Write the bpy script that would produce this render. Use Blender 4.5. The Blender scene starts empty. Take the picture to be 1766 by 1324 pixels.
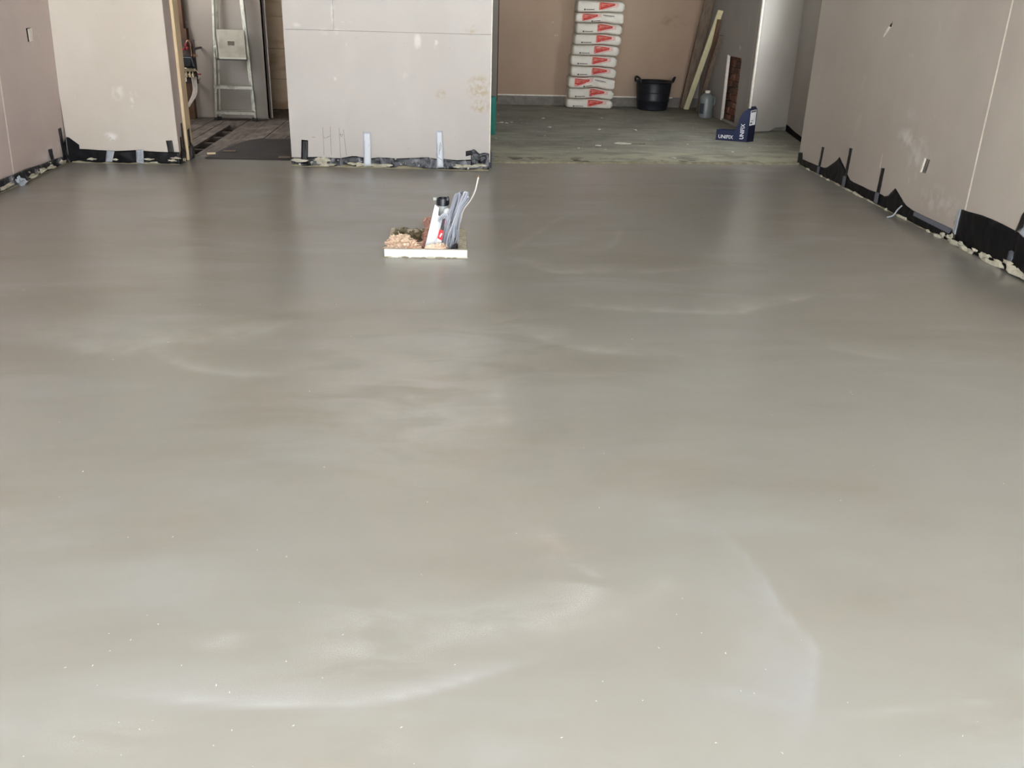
import bpy, bmesh, math, random
import numpy as np
from mathutils import Vector, Matrix, noise, geometry
R = random.Random(7)
SC = bpy.context.scene
COL = SC.collection

# ------------------------------------------------------------------ camera, world, lights, exposure
cam_d = bpy.data.cameras.new('camera'); cam = bpy.data.objects.new('camera', cam_d); COL.objects.link(cam)
cam_d.sensor_fit = 'HORIZONTAL'; cam_d.sensor_width = 36.0; cam_d.lens = 1578.0 / 1766.0 * 36.0
cam_d.clip_start = 0.05; cam_d.clip_end = 100
pi_, ya_, ro_ = math.radians(23.28), math.radians(3.942), math.radians(1.774)
d_ = Vector((math.sin(ya_) * math.cos(pi_), math.cos(ya_) * math.cos(pi_), -math.sin(pi_)))
r_ = Vector((math.cos(ya_), -math.sin(ya_), 0)); u_ = r_.cross(d_)
r2, u2 = r_ * math.cos(ro_) + u_ * math.sin(ro_), -r_ * math.sin(ro_) + u_ * math.cos(ro_)
cam.matrix_world = Matrix(((r2.x, u2.x, -d_.x, 0), (r2.y, u2.y, -d_.y, 0), (r2.z, u2.z, -d_.z, 1.35), (0, 0, 0, 1)))
SC.camera = cam
w = bpy.data.worlds.new('overcast_sky'); SC.world = w; w.use_nodes = True
bg = w.node_tree.nodes['Background']; bg.inputs[0].default_value = (0.90, 0.95, 1.0, 1); bg.inputs[1].default_value = 5.8
def area(name, loc, rot, sx, sy, power, color=(1, 1, 1), portal=False):
    l = bpy.data.lights.new(name, 'AREA'); l.shape = 'RECTANGLE'; l.size = sx; l.size_y = sy; l.energy = power; l.color = color
    if portal: l.cycles.is_portal = True
    o = bpy.data.objects.new(name, l); COL.objects.link(o); o.location = loc; o.rotation_euler = rot; return o
area('daylight_portal', (0, -1.48, 1.1), (math.radians(90), 0, 0), 5.6, 2.5, 1.0, portal=True)
sun_d = bpy.data.lights.new('sun', 'SUN'); sun_d.energy = 130.0; sun_d.angle = .01; sun_d.color = (1.0, .995, .985)
sun = bpy.data.objects.new('sun', sun_d); COL.objects.link(sun); sun.rotation_euler = (math.radians(-48), 0, 0)      # sun added behind the house: the ground outside bounces its light indoors
area('added_side_opening_portal', (3.62, 8.70, 1.5), (0, math.radians(90), 0), 1.4, 1.1, 1.0, portal=True)  # portal for an unseen opening added to brighten the right room
area('added_left_opening_portal', (-3.38, 9.05, 1.5), (0, math.radians(-90), 0), 1.1, 1.3, 1.0, portal=True)  # portal for an unseen opening added to brighten the left room
SC.cycles.max_bounces = 8; SC.cycles.diffuse_bounces = 6; SC.cycles.glossy_bounces = 4
SC.view_settings.view_transform = 'Standard'; SC.view_settings.look = 'None'
SC.view_settings.exposure = 1.12; SC.view_settings.gamma = 1.0; SC.view_settings.use_curve_mapping = False

# ------------------------------------------------------------------ helpers
def tag(o, label=None, cat=None, group=None, kind=None):
    if label: o['label'] = label
    if cat: o['category'] = cat
    if group: o['group'] = group
    if kind: o['kind'] = kind
    return o
def empty(name, loc=(0, 0, 0), rz=0):
    o = bpy.data.objects.new(name, None); COL.objects.link(o); o.location = loc; o.rotation_euler = (0, 0, rz)
    o.empty_display_size = 0.05; return o
class MB:
    def __init__(s): s.v = []; s.f = []; s.sm = True
    def add(s, vs, fs):
        n = len(s.v); s.v += [tuple(p) for p in vs]; s.f += [tuple(i + n for i in f) for f in fs]; return s
    def box(s, a, b):
        x0, y0, z0 = a; x1, y1, z1 = b
        return s.add([(x0, y0, z0), (x1, y0, z0), (x1, y1, z0), (x0, y1, z0), (x0, y0, z1), (x1, y0, z1), (x1, y1, z1), (x0, y1, z1)],
                     [(0, 3, 2, 1), (4, 5, 6, 7), (0, 1, 5, 4), (1, 2, 6, 5), (2, 3, 7, 6), (3, 0, 4, 7)])
    def bar(s, a, b, wid, dep, up=(0, 0, 1)):
        a, b = Vector(a), Vector(b); d = (b - a).normalized(); x = d.cross(Vector(up)).normalized(); y = x.cross(d)
        vs = [p + x * (i * wid / 2) + y * (j * dep / 2) for p in (a, b) for i, j in ((-1, -1), (1, -1), (1, 1), (-1, 1))]
        return s.add(vs, [(0, 3, 2, 1), (4, 5, 6, 7), (0, 1, 5, 4), (1, 2, 6, 5), (2, 3, 7, 6), (3, 0, 4, 7)])
    def tube(s, pts, r, n=8, cap=True, smooth=0):
        P = [Vector(p) for p in pts]
        if smooth and len(P) > 2:
            Q = []
            for i in range(len(P) - 1):
                p0, p1, p2, p3 = P[max(i - 1, 0)], P[i], P[i + 1], P[min(i + 2, len(P) - 1)]
                for k in range(smooth):
                    t = k / smooth
                    Q.append(0.5 * ((2 * p1) + (p2 - p0) * t + (2 * p0 - 5 * p1 + 4 * p2 - p3) * t * t + (3 * p1 - p0 - 3 * p2 + p3) * t ** 3))
            P = Q + [P[-1]]
        vs = []; fs = []; ref = None
        for i, p in enumerate(P):
            d = (P[min(i + 1, len(P) - 1)] - P[max(i - 1, 0)]).normalized()
            if ref is None: ref = Vector((0, 0, 1)) if abs(d.z) < 0.9 else Vector((1, 0, 0))
            x = ref - d * ref.dot(d)
            if x.length < 1e-5: x = d.orthogonal()
            x.normalize(); ref = x; y = d.cross(x); rr = r[min(int(i * len(r) / len(P)), len(r) - 1)] if isinstance(r, (list, tuple)) else r
            vs += [p + (x * math.cos(2 * math.pi * k / n) + y * math.sin(2 * math.pi * k / n)) * rr for k in range(n)]
        for i in range(len(P) - 1):
            for k in range(n): fs.append((i * n + k, i * n + (k + 1) % n, (i + 1) * n + (k + 1) % n, (i + 1) * n + k))
        if cap: fs += [tuple(range(n - 1, -1, -1)), tuple(range((len(P) - 1) * n, len(P) * n))]
        return s.add(vs, fs)
    def lathe(s, prof, c=(0, 0, 0), n=32):
        vs = [(c[0] + r * math.cos(2 * math.pi * k / n), c[1] + r * math.sin(2 * math.pi * k / n), c[2] + z) for r, z in prof for k in range(n)]
        fs = [(i * n + k, i * n + (k + 1) % n, (i + 1) * n + (k + 1) % n, (i + 1) * n + k) for i in range(len(prof) - 1) for k in range(n)]
        return s.add(vs, fs)
    def grid(s, fn, nu, nv):
        vs = [fn(i / nu, j / nv) for j in range(nv + 1) for i in range(nu + 1)]
        fs = [(j * (nu + 1) + i, j * (nu + 1) + i + 1, (j + 1) * (nu + 1) + i + 1, (j + 1) * (nu + 1) + i) for j in range(nv) for i in range(nu)]
        return s.add(vs, fs)
    def plate(s, fn, outer, holes=(), d0=0.0, d1=0.0125):
        loops = [list(outer)] + [list(h) for h in holes]
        tris = geometry.tessellate_polygon([[Vector((p[0], p[1], 0)) for p in L] for L in loops])
        flat = [p for L in loops for p in L]; n = len(flat)
        vs = [fn(p[0], p[1], d0) for p in flat] + [fn(p[0], p[1], d1) for p in flat]
        fs = [tuple(t) for t in tris] + [tuple(i + n for i in reversed(t)) for t in tris]
        k = 0
        for L in loops:
            m = len(L)
            for i in range(m): fs.append((k + i, k + (i + 1) % m, n + k + (i + 1) % m, n + k + i))
            k += m
        s.sm = False; return s.add(vs, fs)
    def clump(s, c, size, seed=0, sub=2, rough=0.35):
        bm = bmesh.new(); bmesh.ops.create_icosphere(bm, subdivisions=sub, radius=1); o = Vector((seed * 7.31, seed * 3.7, seed))
        vs = []
        for v in bm.verts:
            k = 1 + rough * noise.noise(v.co * 1.3 + o) + rough * 0.6 * noise.noise(v.co * 3.1 + o)
            if sub > 3: k += rough * 0.5 * noise.noise(v.co * 7 + o) + rough * .3 * noise.noise(v.co * 17 + o)
            vs.append((c[0] + v.co.x * k * size[0], c[1] + v.co.y * k * size[1], c[2] + v.co.z * k * size[2]))
        bm.verts.index_update(); fs = [tuple(v.index for v in f.verts) for f in bm.faces]; bm.free(); return s.add(vs, fs)
    def build(s, name, mat, parent=None, smooth=None, bevel=0, solid=0, sub=0):
        me = bpy.data.meshes.new(name); me.from_pydata(s.v, [], s.f)
        bm = bmesh.new(); bm.from_mesh(me); bmesh.ops.recalc_face_normals(bm, faces=bm.faces); bm.to_mesh(me); bm.free()
        if (smooth if smooth is not None else s.sm): me.polygons.foreach_set('use_smooth', [True] * len(me.polygons))
        if (smooth if smooth is not None else s.sm) and not solid: me.set_sharp_from_angle(angle=math.radians(42))
        me.materials.append(mat); o = bpy.data.objects.new(name, me); COL.objects.link(o)
        if parent: o.parent = parent
        if solid: m = o.modifiers.new('solid', 'SOLIDIFY'); m.thickness = solid; m.offset = 1
        if bevel: m = o.modifiers.new('bevel', 'BEVEL'); m.width = bevel; m.segments = 2; m.limit_method = 'ANGLE'; m.angle_limit = 0.6
        if sub: m = o.modifiers.new('sub', 'SUBSURF'); m.levels = sub; m.render_levels = sub
        return o
def boxo(name, a, b, mat, parent=None, bevel=0.0):
    return MB().box(a, b).build(name, mat, parent, smooth=False, bevel=bevel)
class Frame:                                                     # a wall face: u along it, z up, d out into the room
    def __init__(s, o, e, lean=0.0, flip=1):
        s.o = Vector((*o, 0)); d = Vector((e[0] - o[0], e[1] - o[1], 0)); s.L = d.length; s.u = d.normalized(); s.n = Vector((s.u.y, -s.u.x, 0)) * flip; s.lean = lean
    def __call__(s, u, z, d=0.0): return s.o + s.u * u + s.n * (d + s.lean * z) + Vector((0, 0, z))
def n3(p, sc, seed=0): return noise.noise(Vector(p) * sc + Vector((seed * 13.7, seed * 5.1, seed * 9.3)))
def interp(prof, u):
    for (a, za), (b, zb) in zip(prof, prof[1:]):
        if a <= u <= b: return za + (zb - za) * (u - a) / max(b - a, 1e-6)
    return prof[0][1] if u < prof[0][0] else prof[-1][1]

# ------------------------------------------------------------------ materials
def lin(c): return tuple(((v / 255) / 12.92 if v <= 10 else (((v / 255) + 0.055) / 1.055) ** 2.4) for v in c) + (1,)
class Mat:
    def __init__(s, name, col, rough=0.6, spec=0.5, metal=0.0, trans=0.0):
        s.m = bpy.data.materials.new(name); s.m.use_nodes = True; s.t = s.m.node_tree; s.N = s.t.nodes; s.b = s.N['Principled BSDF']
        s.b.inputs['Roughness'].default_value = rough; s.b.inputs['Specular IOR Level'].default_value = spec; s.b.inputs['Metallic'].default_value = metal
        s.b.inputs['Transmission Weight'].default_value = trans
        rgb = s.N.new('ShaderNodeRGB'); rgb.outputs[0].default_value = lin(col) if max(col) > 1 else tuple(col) + (1,); s.c = rgb.outputs[0]
        s.co = s.N.new('ShaderNodeTexCoord').outputs['Object']; s.nrm = None
    def link(s, a, b): s.t.links.new(a, b)
    def scaled(s, sc):
        n = s.N.new('ShaderNodeMapping'); s.link(s.co, n.inputs[0]); n.inputs['Scale'].default_value = sc; return n.outputs[0]
    def noise(s, sc, detail=4, lo=0.35, hi=0.65, stretch=None, dist=0.0, rough=0.55):
        n = s.N.new('ShaderNodeTexNoise'); s.link(s.scaled(stretch) if stretch else s.co, n.inputs['Vector']); n.inputs['Scale'].default_value = sc
        n.inputs['Detail'].default_value = detail; n.inputs['Distortion'].default_value = dist; n.inputs['Roughness'].default_value = rough
        return s.ramp(n.outputs['Fac'], lo, hi)
    def ramp(s, v, lo, hi):
        r = s.N.new('ShaderNodeMapRange'); r.interpolation_type = 'SMOOTHSTEP'; s.link(v, r.inputs[0]); r.inputs[1].default_value = lo; r.inputs[2].default_value = hi; return r.outputs[0]
    def math(s, op, a, b=None):
        n = s.N.new('ShaderNodeMath'); n.operation = op; n.use_clamp = op in ('MULTIPLY', 'ADD')
        for i, v in enumerate((a, b)):
            if v is None: continue
            if isinstance(v, (int, float)): n.inputs[i].default_value = v
            else: s.link(v, n.inputs[i])
        return n.outputs[0]
    def attr(s, name):
        n = s.N.new('ShaderNodeAttribute'); n.attribute_name = name; return n.outputs['Fac']
    def ball(s, c, r, soft=0.4):                                  # 1 inside an ellipsoid round c, fading outwards
        a = s.N.new('ShaderNodeVectorMath'); a.operation = 'SUBTRACT'; s.link(s.co, a.inputs[0]); a.inputs[1].default_value = c
        b = s.N.new('ShaderNodeVectorMath'); b.operation = 'DIVIDE'; s.link(a.outputs[0], b.inputs[0]); b.inputs[1].default_value = r
        l = s.N.new('ShaderNodeVectorMath'); l.operation = 'LENGTH'; s.link(b.outputs[0], l.inputs[0])
        return s.ramp(l.outputs['Value'], 1.0, soft)
    def mix(s, fac, col):
        n = s.N.new('ShaderNodeMix'); n.data_type = 'RGBA'
        if isinstance(fac, (int, float)): n.inputs[0].default_value = fac
        else: s.link(fac, n.inputs[0])
        s.link(s.c, n.inputs[6]); n.inputs[7].default_value = lin(col) if max(col) > 1 else tuple(col) + (1,); s.c = n.outputs[2]; return s
    def rough(s, fac, a, b):
        r = s.N.new('ShaderNodeMapRange'); s.link(fac, r.inputs[0]); r.inputs[3].default_value = a; r.inputs[4].default_value = b; s.link(r.outputs[0], s.b.inputs['Roughness']); return s
    def bump(s, sc, dist=0.002, strength=0.5, detail=4, stretch=None):
        n = s.N.new('ShaderNodeTexNoise'); s.link(s.scaled(stretch) if stretch else s.co, n.inputs['Vector']); n.inputs['Scale'].default_value = sc; n.inputs['Detail'].default_value = detail
        b = s.N.new('ShaderNodeBump'); s.link(n.outputs['Fac'], b.inputs['Height']); b.inputs['Distance'].default_value = dist; b.inputs['Strength'].default_value = strength
        if s.nrm: s.link(s.nrm, b.inputs['Normal'])
        s.nrm = b.outputs[0]; s.link(s.nrm, s.b.inputs['Normal']); return s
    def done(s): s.link(s.c, s.b.inputs['Base Color']); return s.m
def simple(name, col, rough=0.6, spec=0.4, metal=0.0, col2=None, sc=12, bump=None, trans=0.0):
    m = Mat(name, col, rough, spec, metal, trans)
    m.mix(m.math('MULTIPLY', m.noise(sc), 0.6), col2 if col2 else tuple(v * 0.82 for v in col))
    if bump: m.bump(*bump)
    return m.done()
def plasterboard(name, col, marks=(), smear=0.35, tint=(150, 138, 128)):
    m = Mat(name, col, 0.72, 0.25)
    m.mix(m.math('MULTIPLY', m.noise(1.1, 5, 0.35, 0.7), 0.45), tint)
    m.mix(m.math('MULTIPLY', m.noise(3.5, 3, 0.45, 0.75, stretch=(1, 1, .35)), 0.25), tuple(min(255, v * 1.06) for v in col))
    m.mix(m.math('MULTIPLY', m.noise(9, 6, 0.645, 0.745, rough=.65), smear), (224, 219, 212))
    m.mix(m.math('MULTIPLY', m.noise(60, 2, 0.72, 0.78), 0.25), (120, 110, 102))
    for c, r, colr, st, sc in marks:
        k = m.ball(c, r, 0.3)
        if sc: k = m.math('MULTIPLY', k, m.noise(sc, 5, 0.42, 0.62))
        m.mix(m.math('MULTIPLY', k, st), colr)
    m.bump(90, 0.0006, 0.25)
    return m.done()

# ------------------------------------------------------------------ measured shapes, metres
CABLES=[[(-0.072,5.012,-0.001),(-0.052,5.014,0.1),(-0.032,5.016,0.2),(-0.006,5.017,0.281),(0.006,5.019,0.314),(0.021,5.021,0.322),(0.023,5.023,0.297),(0.004,5.025,0.221),(-0.009,5.027,0.131),(-0.016,5.028,0.047),(-0.029,5.03,-0.001)],
[(-0.08,5.03,-0.006),(-0.062,5.032,0.096),(-0.039,5.034,0.175),(-0.016,5.035,0.251),(0.002,5.037,0.305),(0.011,5.039,0.31),(0.007,5.041,0.273),(-0.016,5.043,0.2),(-0.036,5.045,0.106),(-0.052,5.046,0.025),(-0.059,5.048,-0.01)],
[(-0.052,5.048,-0.007),(-0.045,5.05,0.075),(-0.019,5.052,0.158),(0.003,5.053,0.241),(0.024,5.055,0.306),(0.036,5.057,0.318),(0.038,5.059,0.29),(0.013,5.061,0.207),(-0.006,5.063,0.122),(-0.009,5.064,0.037),(-0.026,5.066,-0.011)],
[(-0.038,5.012,0.003),(-0.042,5.014,0.067),(-0.009,5.015,0.16),(0.02,5.017,0.249),(0.047,5.019,0.318),(0.06,5.02,0.333),(0.06,5.022,0.309),(0.029,5.024,0.255),(0.012,5.025,0.205),(-0.006,5.027,0.114),(-0.022,5.029,0.03),(-0.032,5.03,-0.003)],
[(0.008,5.03,0.016),(0.019,5.032,0.073),(-0.003,5.033,0.15),(-0.008,5.035,0.196),(0.023,5.036,0.258),(0.063,5.038,0.298),(0.075,5.039,0.296),(0.072,5.041,0.279),(0.038,5.042,0.228),(0.027,5.044,0.161),(0.02,5.045,0.114),(0.019,5.047,0.059),(0.013,5.048,0.011)],
[(-0.006,5.048,0.009),(0.011,5.05,0.058),(0.006,5.051,0.098),(-0.008,5.053,0.151),(0.004,5.055,0.218),(0.036,5.056,0.27),(0.059,5.058,0.29),(0.065,5.06,0.282),(0.043,5.061,0.247),(0.017,5.063,0.183),(0.007,5.065,0.122),(0.001,5.066,0.054)],
[(-0.065,5.012,0),(-0.058,5.014,0.067),(-0.042,5.016,0.147),(-0.022,5.017,0.222),(-0.002,5.019,0.291),(0.014,5.021,0.32),(0.026,5.023,0.32),(0.018,5.025,0.254),(-0.001,5.027,0.178),(-0.022,5.028,0.097),(-0.044,5.03,-0.002)]]
CABLE_END=[(0.019,5.09,0.014),(0.022,5.09,0.109),(0.034,5.09,0.163),(0.05,5.09,0.217),(0.086,5.09,0.267),(0.111,5.09,0.317),(0.121,5.09,0.357),(0.129,5.09,0.395)]
CABLE_ARCS=[(-0.09,4.99,0.172),(-0.082,4.99,0.19),(-0.068,4.99,0.208),(-0.051,4.99,0.212),(-0.04,4.99,0.199),(-0.043,4.99,0.176)]
RED=[(-0.082,4.945,0.138),(-0.062,4.945,0.129),(-0.07,4.945,0.074),(-0.095,4.945,0.089)]
BLK_=[(-0.067,4.96,0.192),(-0.053,4.96,0.196),(-0.069,4.96,0.133),(-0.079,4.96,0.14)]
TRUNK=[(-0.166,4.93,0.024),(-0.11,4.93,0.25),(-0.087,4.93,0.233),(-0.092,4.93,0.194),(-0.07,4.93,0.189),(-0.075,4.93,0.134),(-0.109,4.93,0.024)]
STROKES={'S1':[(-0.78,1.537),(-0.63,1.508),(-0.449,1.482),(-0.261,1.476),(-0.144,1.486),(-0.026,1.519),(0.098,1.569),(0.229,1.613)],
'S2':[(0.683,2.192),(0.749,2.072),(0.78,1.911),(0.792,1.768),(0.814,1.671),(0.813,1.6),(0.771,1.508),(0.732,1.423),(0.675,1.331),(0.647,1.274)],
'S2b':[(0.518,1.518),(0.622,1.485),(0.688,1.458),(0.735,1.432)],
'S2c':[(0.739,1.427),(0.86,1.423),(1.043,1.44),(1.202,1.453)],
'S3':[(0.382,4.75),(0.528,4.613),(0.713,4.599)],
'S4':[(0.917,4.607),(1.201,4.673),(1.484,4.774)],
'S5':[(0.504,4.101),(0.677,4.037),(0.909,4.002),(1.292,3.979),(1.41,4.041),(1.675,4.181),(1.845,4.327)],
'S6':[(0.307,3.691),(0.423,3.567),(0.56,3.482),(0.798,3.441)],
'S7':[(1.556,3.553),(1.725,3.435),(1.896,3.393)],
'S8':[(1.04,5.621),(0.949,5.244),(0.84,5.044)],
'S9':[(-1.852,3.625),(-1.745,3.648),(-1.594,3.563),(-1.41,3.437),(-1.222,3.491),(-1.173,3.557),(-1.01,3.574),(-0.847,3.646),(-0.745,3.763),(-0.637,3.88)],
'S10':[(-1.222,3.491),(-1.058,3.314),(-0.93,3.246),(-0.758,3.203),(-0.596,3.222)],
'S11':[(0.169,3.196),(0.149,2.983),(0.169,2.748)],
'S12':[(0.276,4.931),(0.515,5.471),(0.724,5.92),(0.83,5.995)],
'S13':[(0.144,1.705),(0.294,1.723),(0.412,1.775),(0.496,1.843),(0.573,1.927)],
'G1':[(0.221,2.166),(0.275,2.064),(0.327,1.982),(0.349,1.869),(0.287,1.778),(0.159,1.726),(0.024,1.693),(-0.104,1.621)],
'P1':[(0.227,2.151),(0.261,2.078),(0.304,1.983)]}
ELL=[(-0.173,3.032,0.419,0.6355),(0.158,3.502,0.288,0.3325),(-0.518,1.679,0.051,0.032),(-0.213,1.702,0.119,0.123),(-0.674,1.398,0.133,0.0605),(-0.157,1.354,0.067,0.059),(0.702,1.663,0.095,0.2465),(0.077,1.333,0.134,0.058),(-0.683,1.91,0.168,0.121),(1.065,1.366,0.072,0.0465),(-0.047,2.932,0.122,0.2945),(0.296,3.787,0.154,0.1895),(0.298,1.87,0.087,0.1685)]
SPECKS=[(-1.298,2.799),(-1.1,2.461),(-1.11,2.312),(-0.739,2.103),(-0.427,2.007),(-0.706,1.773),(-0.671,1.74),(-0.77,1.709),(-0.715,1.686),(-0.365,1.815),(-0.249,1.694),(-0.581,1.599),(-0.748,1.65),(-0.768,1.603),(-0.361,1.607),(-0.823,1.598),(-0.737,1.542),(-0.658,1.435),(-0.612,1.415),(-0.594,1.438),(-0.433,1.408),(-0.731,1.399),(-0.71,1.388),(-0.459,1.369),(-0.626,1.35),(-0.394,2.485),(-0.777,2.83),(-0.52,3.055),(-0.854,2.102),(-0.507,2.038),(-0.075,2.276),(-0.08,1.923),(0.004,1.588),(-0.276,1.553),(-0.461,1.514),(-0.493,1.536),(-0.806,1.352),(-0.315,1.417),(-0.102,1.407),(-0.073,1.313),(-0.374,1.315),(1.487,3.065),(1.121,2.859),(0.418,2.611),(0.478,2.571),(1.059,2.427),(1.131,2.419),(1.325,2.488),(1.135,2.274),(1.686,2.37),(0.557,1.813),(0.529,1.752),(0.797,1.652),(0.462,1.633),(0.683,1.557),(0.319,1.528),(0.609,1.492),(0.635,1.484),(0.297,1.47),(0.517,1.349),(0.641,1.319),(0.825,1.452),(1.073,1.391),(0.871,1.306),(0.394,1.469),(0.214,1.371),(0.572,1.683),(0.609,1.612),(1.022,1.353),(0.415,2.24),(0.17,2.109),(-2.009,4.216),(-1.311,3.353),(-1.247,5.077),(-1.157,3.544),(-0.542,4.045),(-0.432,3.626),(-0.145,4.099),(-1.152,4.027),(0.333,3.945),(1.484,3.044),(1.117,2.865),(0.755,3.615),(0.397,6.193),(0.748,5.207),(1.668,5.983)]
M_PUMP=[(-2.72,9.95,0.633),(-2.631,9.95,0.642),(-2.618,9.95,0.557),(-2.701,9.95,0.541)]
M_PIPES=[[(-2.674,9.95,0.448),(-2.67,9.95,0.376),(-2.671,9.95,0.318),(-2.69,9.95,0.259),(-2.728,9.95,0.192),(-2.76,9.95,0.14)],[(-2.653,9.95,0.449),(-2.652,9.95,0.377),(-2.654,9.95,0.318),(-2.671,9.95,0.267),(-2.712,9.95,0.2),(-2.744,9.95,0.148)],[(-2.635,9.95,0.449),(-2.635,9.95,0.384),(-2.636,9.95,0.319),(-2.657,9.95,0.26),(-2.701,9.95,0.2),(-2.732,9.95,0.155)]]
M_LOOP=[(-2.701,9.95,0.739),(-2.689,9.95,0.782),(-2.67,9.95,0.789),(-2.655,9.95,0.762),(-2.656,9.95,0.719),(-2.653,9.95,0.677),(-2.655,9.95,0.62)]
M_RED=[(-2.685,9.95,0.75),(-2.713,9.95,0.697),(-2.695,9.95,0.725)]
M_TAPS=[(-2.627,9.95,0.678),(-2.579,9.95,0.472),(-2.597,9.95,0.436),(-2.715,9.95,0.411),(-2.666,9.95,0.52),(-2.644,9.95,0.521),(-2.669,9.95,0.463),(-2.703,9.95,0.455),(-2.634,9.95,0.478)]
POST=[(-2.804,10.2,1.161),(-2.758,10.2,1.162),(-2.765,10.2,0.894),(-2.806,10.2,0.893),(-2.748,10.2,0.895),(-2.767,10.2,0.011),(-2.815,10.2,0.01)]
MR1 = [(8.121, 0.098), (8.026, 0.111), (8.002, 0.059), (7.835, 0.062), (7.643, 0.067), (7.493, 0.074), (7.433, 0.089), (7.327, 0.141), (7.263, 0.175), (7.224, 0.208), (7.175, 0.184), (7.081, 0.143), (7.012, 0.104), (6.956, 0.077), (6.89, 0.073), (6.736, 0.075), (6.601, 0.074), (6.436, 0.083), (6.335, 0.08), (6.281, 0.096), (6.247, 0.127), (6.199, 0.165), (6.135, 0.14), (6.052, 0.106), (5.987, 0.087), (5.899, 0.078), (5.369, 0.077)]
BRP = [(7.802, -0.011), (7.496, -0.014), (7.345, -0.018), (7.138, -0.005), (6.917, -0.013), (6.798, 0.009), (6.711, 0.002), (6.522, -0.0), (6.254, -0.006), (6.031, 0.008), (5.958, 0.008), (5.626, 0.005), (5.499, 0.007), (5.44, 0.025), (5.283, 0.016), (5.189, 0.013), (5.101, 0.009), (4.976, 0.026), (4.88, 0.008), (4.777, 0.02), (4.716, 0.051), (4.659, 0.038), (4.597, 0.027)]
ML = [(6.379, 0.084), (6.583, 0.082), (6.801, 0.083), (7.072, 0.07), (7.264, 0.069), (7.525, 0.059)]
BL = [(7.422, 0.024), (7.204, 0.025), (7.059, 0.028), (6.906, 0.022), (6.452, 0.029), (6.378, 0.027), (6.648, 0.016)]
MP = [(0.007, 0.104), (0.089, 0.105), (0.157, 0.104), (0.232, 0.099), (0.371, 0.095), (0.524, 0.104), (0.637, 0.097), (0.764, 0.093), (0.859, 0.095)]
MC = [(-0.001, 0.05), (0.075, 0.062), (0.14, 0.071), (0.21, 0.074), (0.29, 0.07), (0.34, 0.069), (0.39, 0.069), (0.43, 0.077), (0.485, 0.088), (0.52, 0.088), (0.56, 0.08), (0.59, 0.078), (0.64, 0.075), (0.705, 0.083), (0.76, 0.082), (0.842, 0.078), (1.0, 0.088), (1.095, 0.095), (1.159, 0.083), (1.162, 0.087), (1.221, 0.083), (1.325, 0.077), (1.459, 0.086), (1.588, 0.087)]
BC = [(0.053, 0.032), (0.243, 0.041), (0.276, 0.003), (0.488, 0.018), (0.538, 0.014), (0.688, 0.008), (0.763, 0.01), (1.348, 0.019), (1.418, 0.021), (1.508, 0.03)]

FL = Frame((-3.06, 0), (-3.06, 10), .04); FP = Frame((-3.04, 7.53), (-2.185, 7.53)); FC = Frame((-1.31, 7.565), (.28, 7.50)); FR = Frame((3.05, 0), (3.05, 10), 0, -1)
P_LEFT = plasterboard('plasterboard_left', (198, 184, 178), [((-3.03, 7.2, .95), (.1, .2, .14), (205, 195, 184), .5, 20), ((-3.06, 7.35, .1), (.1, .5, .12), (214, 206, 202), .5, 6)], .3, (186, 168, 160))
P_FACE = plasterboard('plasterboard_face', (206, 198, 187), [((-2.7, 7.5, .2), (.09, .1, .05), (236, 232, 228), .9, 14), ((-2.6, 7.5, .55), (.07, .1, .1), (228, 222, 214), .7, 16), ((-2.5, 7.5, .48), (.02, .1, .1), (232, 226, 218), .6, 30)], .3, (192, 180, 164))
ST = (176, 158, 118)
P_MID = plasterboard('plasterboard_middle', (198, 193, 188), [
    ((.19, 7.5, .64), (.13, .1, .12), ST, .75, 26), ((.2, 7.5, .5), (.1, .1, .07), ST, .8, 28), ((-.11, 7.5, .585), (.06, .1, .045), ST, .6, 30), ((.12, 7.5, 1.06), (.06, .1, .05), ST, .45, 30),
    ((-.29, 7.5, .97), (.04, .1, .09), (230, 222, 216), .8, 22), ((-.15, 7.5, .96), (.03, .1, .06), (230, 224, 218), .7, 22), ((-.93, 7.5, 1.15), (.025, .1, .13), (232, 228, 220), .8, 14),
    ((-1.21, 7.5, 1.06), (.06, .1, .03), (230, 225, 218), .8, 12), ((-.83, 7.5, 1.09), (.06, .1, .012), (232, 228, 222), .8, 10), ((-.95, 7.5, 1.02), (.16, .1, .04), (228, 222, 214), .7, 16), ((-.83, 7.5, .93), (.02, .1, .02), (236, 232, 226), .8, 20),
    ((-.93, 7.5, .68), (.02, .1, .03), (236, 232, 226), .8, 20)], .35, (188, 181, 176))
P_RIGHT = plasterboard('plasterboard_right', (186, 178, 168), [((3.05, 6.1, .5), (.1, .3, .1), (214, 212, 206), .85, 7), ((3.05, 5.95, .36), (.1, .22, .17), (206, 204, 198), .8, 8), ((3.05, 6.15, .66), (.1, .15, .06), (198, 196, 190), .6, 8), ((3.05, 5.6, .2), (.1, .35, .12), (208, 204, 196), .6, 9),
    ((3.05, 7.0, .7), (.1, .09, .5), (198, 190, 178), .35, 7), ((3.05, 5.36, .13), (.1, .03, .06), (150, 144, 120), .8, 20)], .25, (168, 156, 146))
P_GREY = plasterboard('plasterboard_grey', (150, 146, 138), (), .15, (136, 130, 122))
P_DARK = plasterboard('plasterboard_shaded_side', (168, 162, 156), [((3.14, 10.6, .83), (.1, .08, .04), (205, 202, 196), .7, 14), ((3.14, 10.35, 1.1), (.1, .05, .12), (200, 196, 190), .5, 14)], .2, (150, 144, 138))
EDGE = simple('plasterboard_cut_edge', (236, 230, 218), .8, col2=(214, 206, 192), sc=30)
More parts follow.
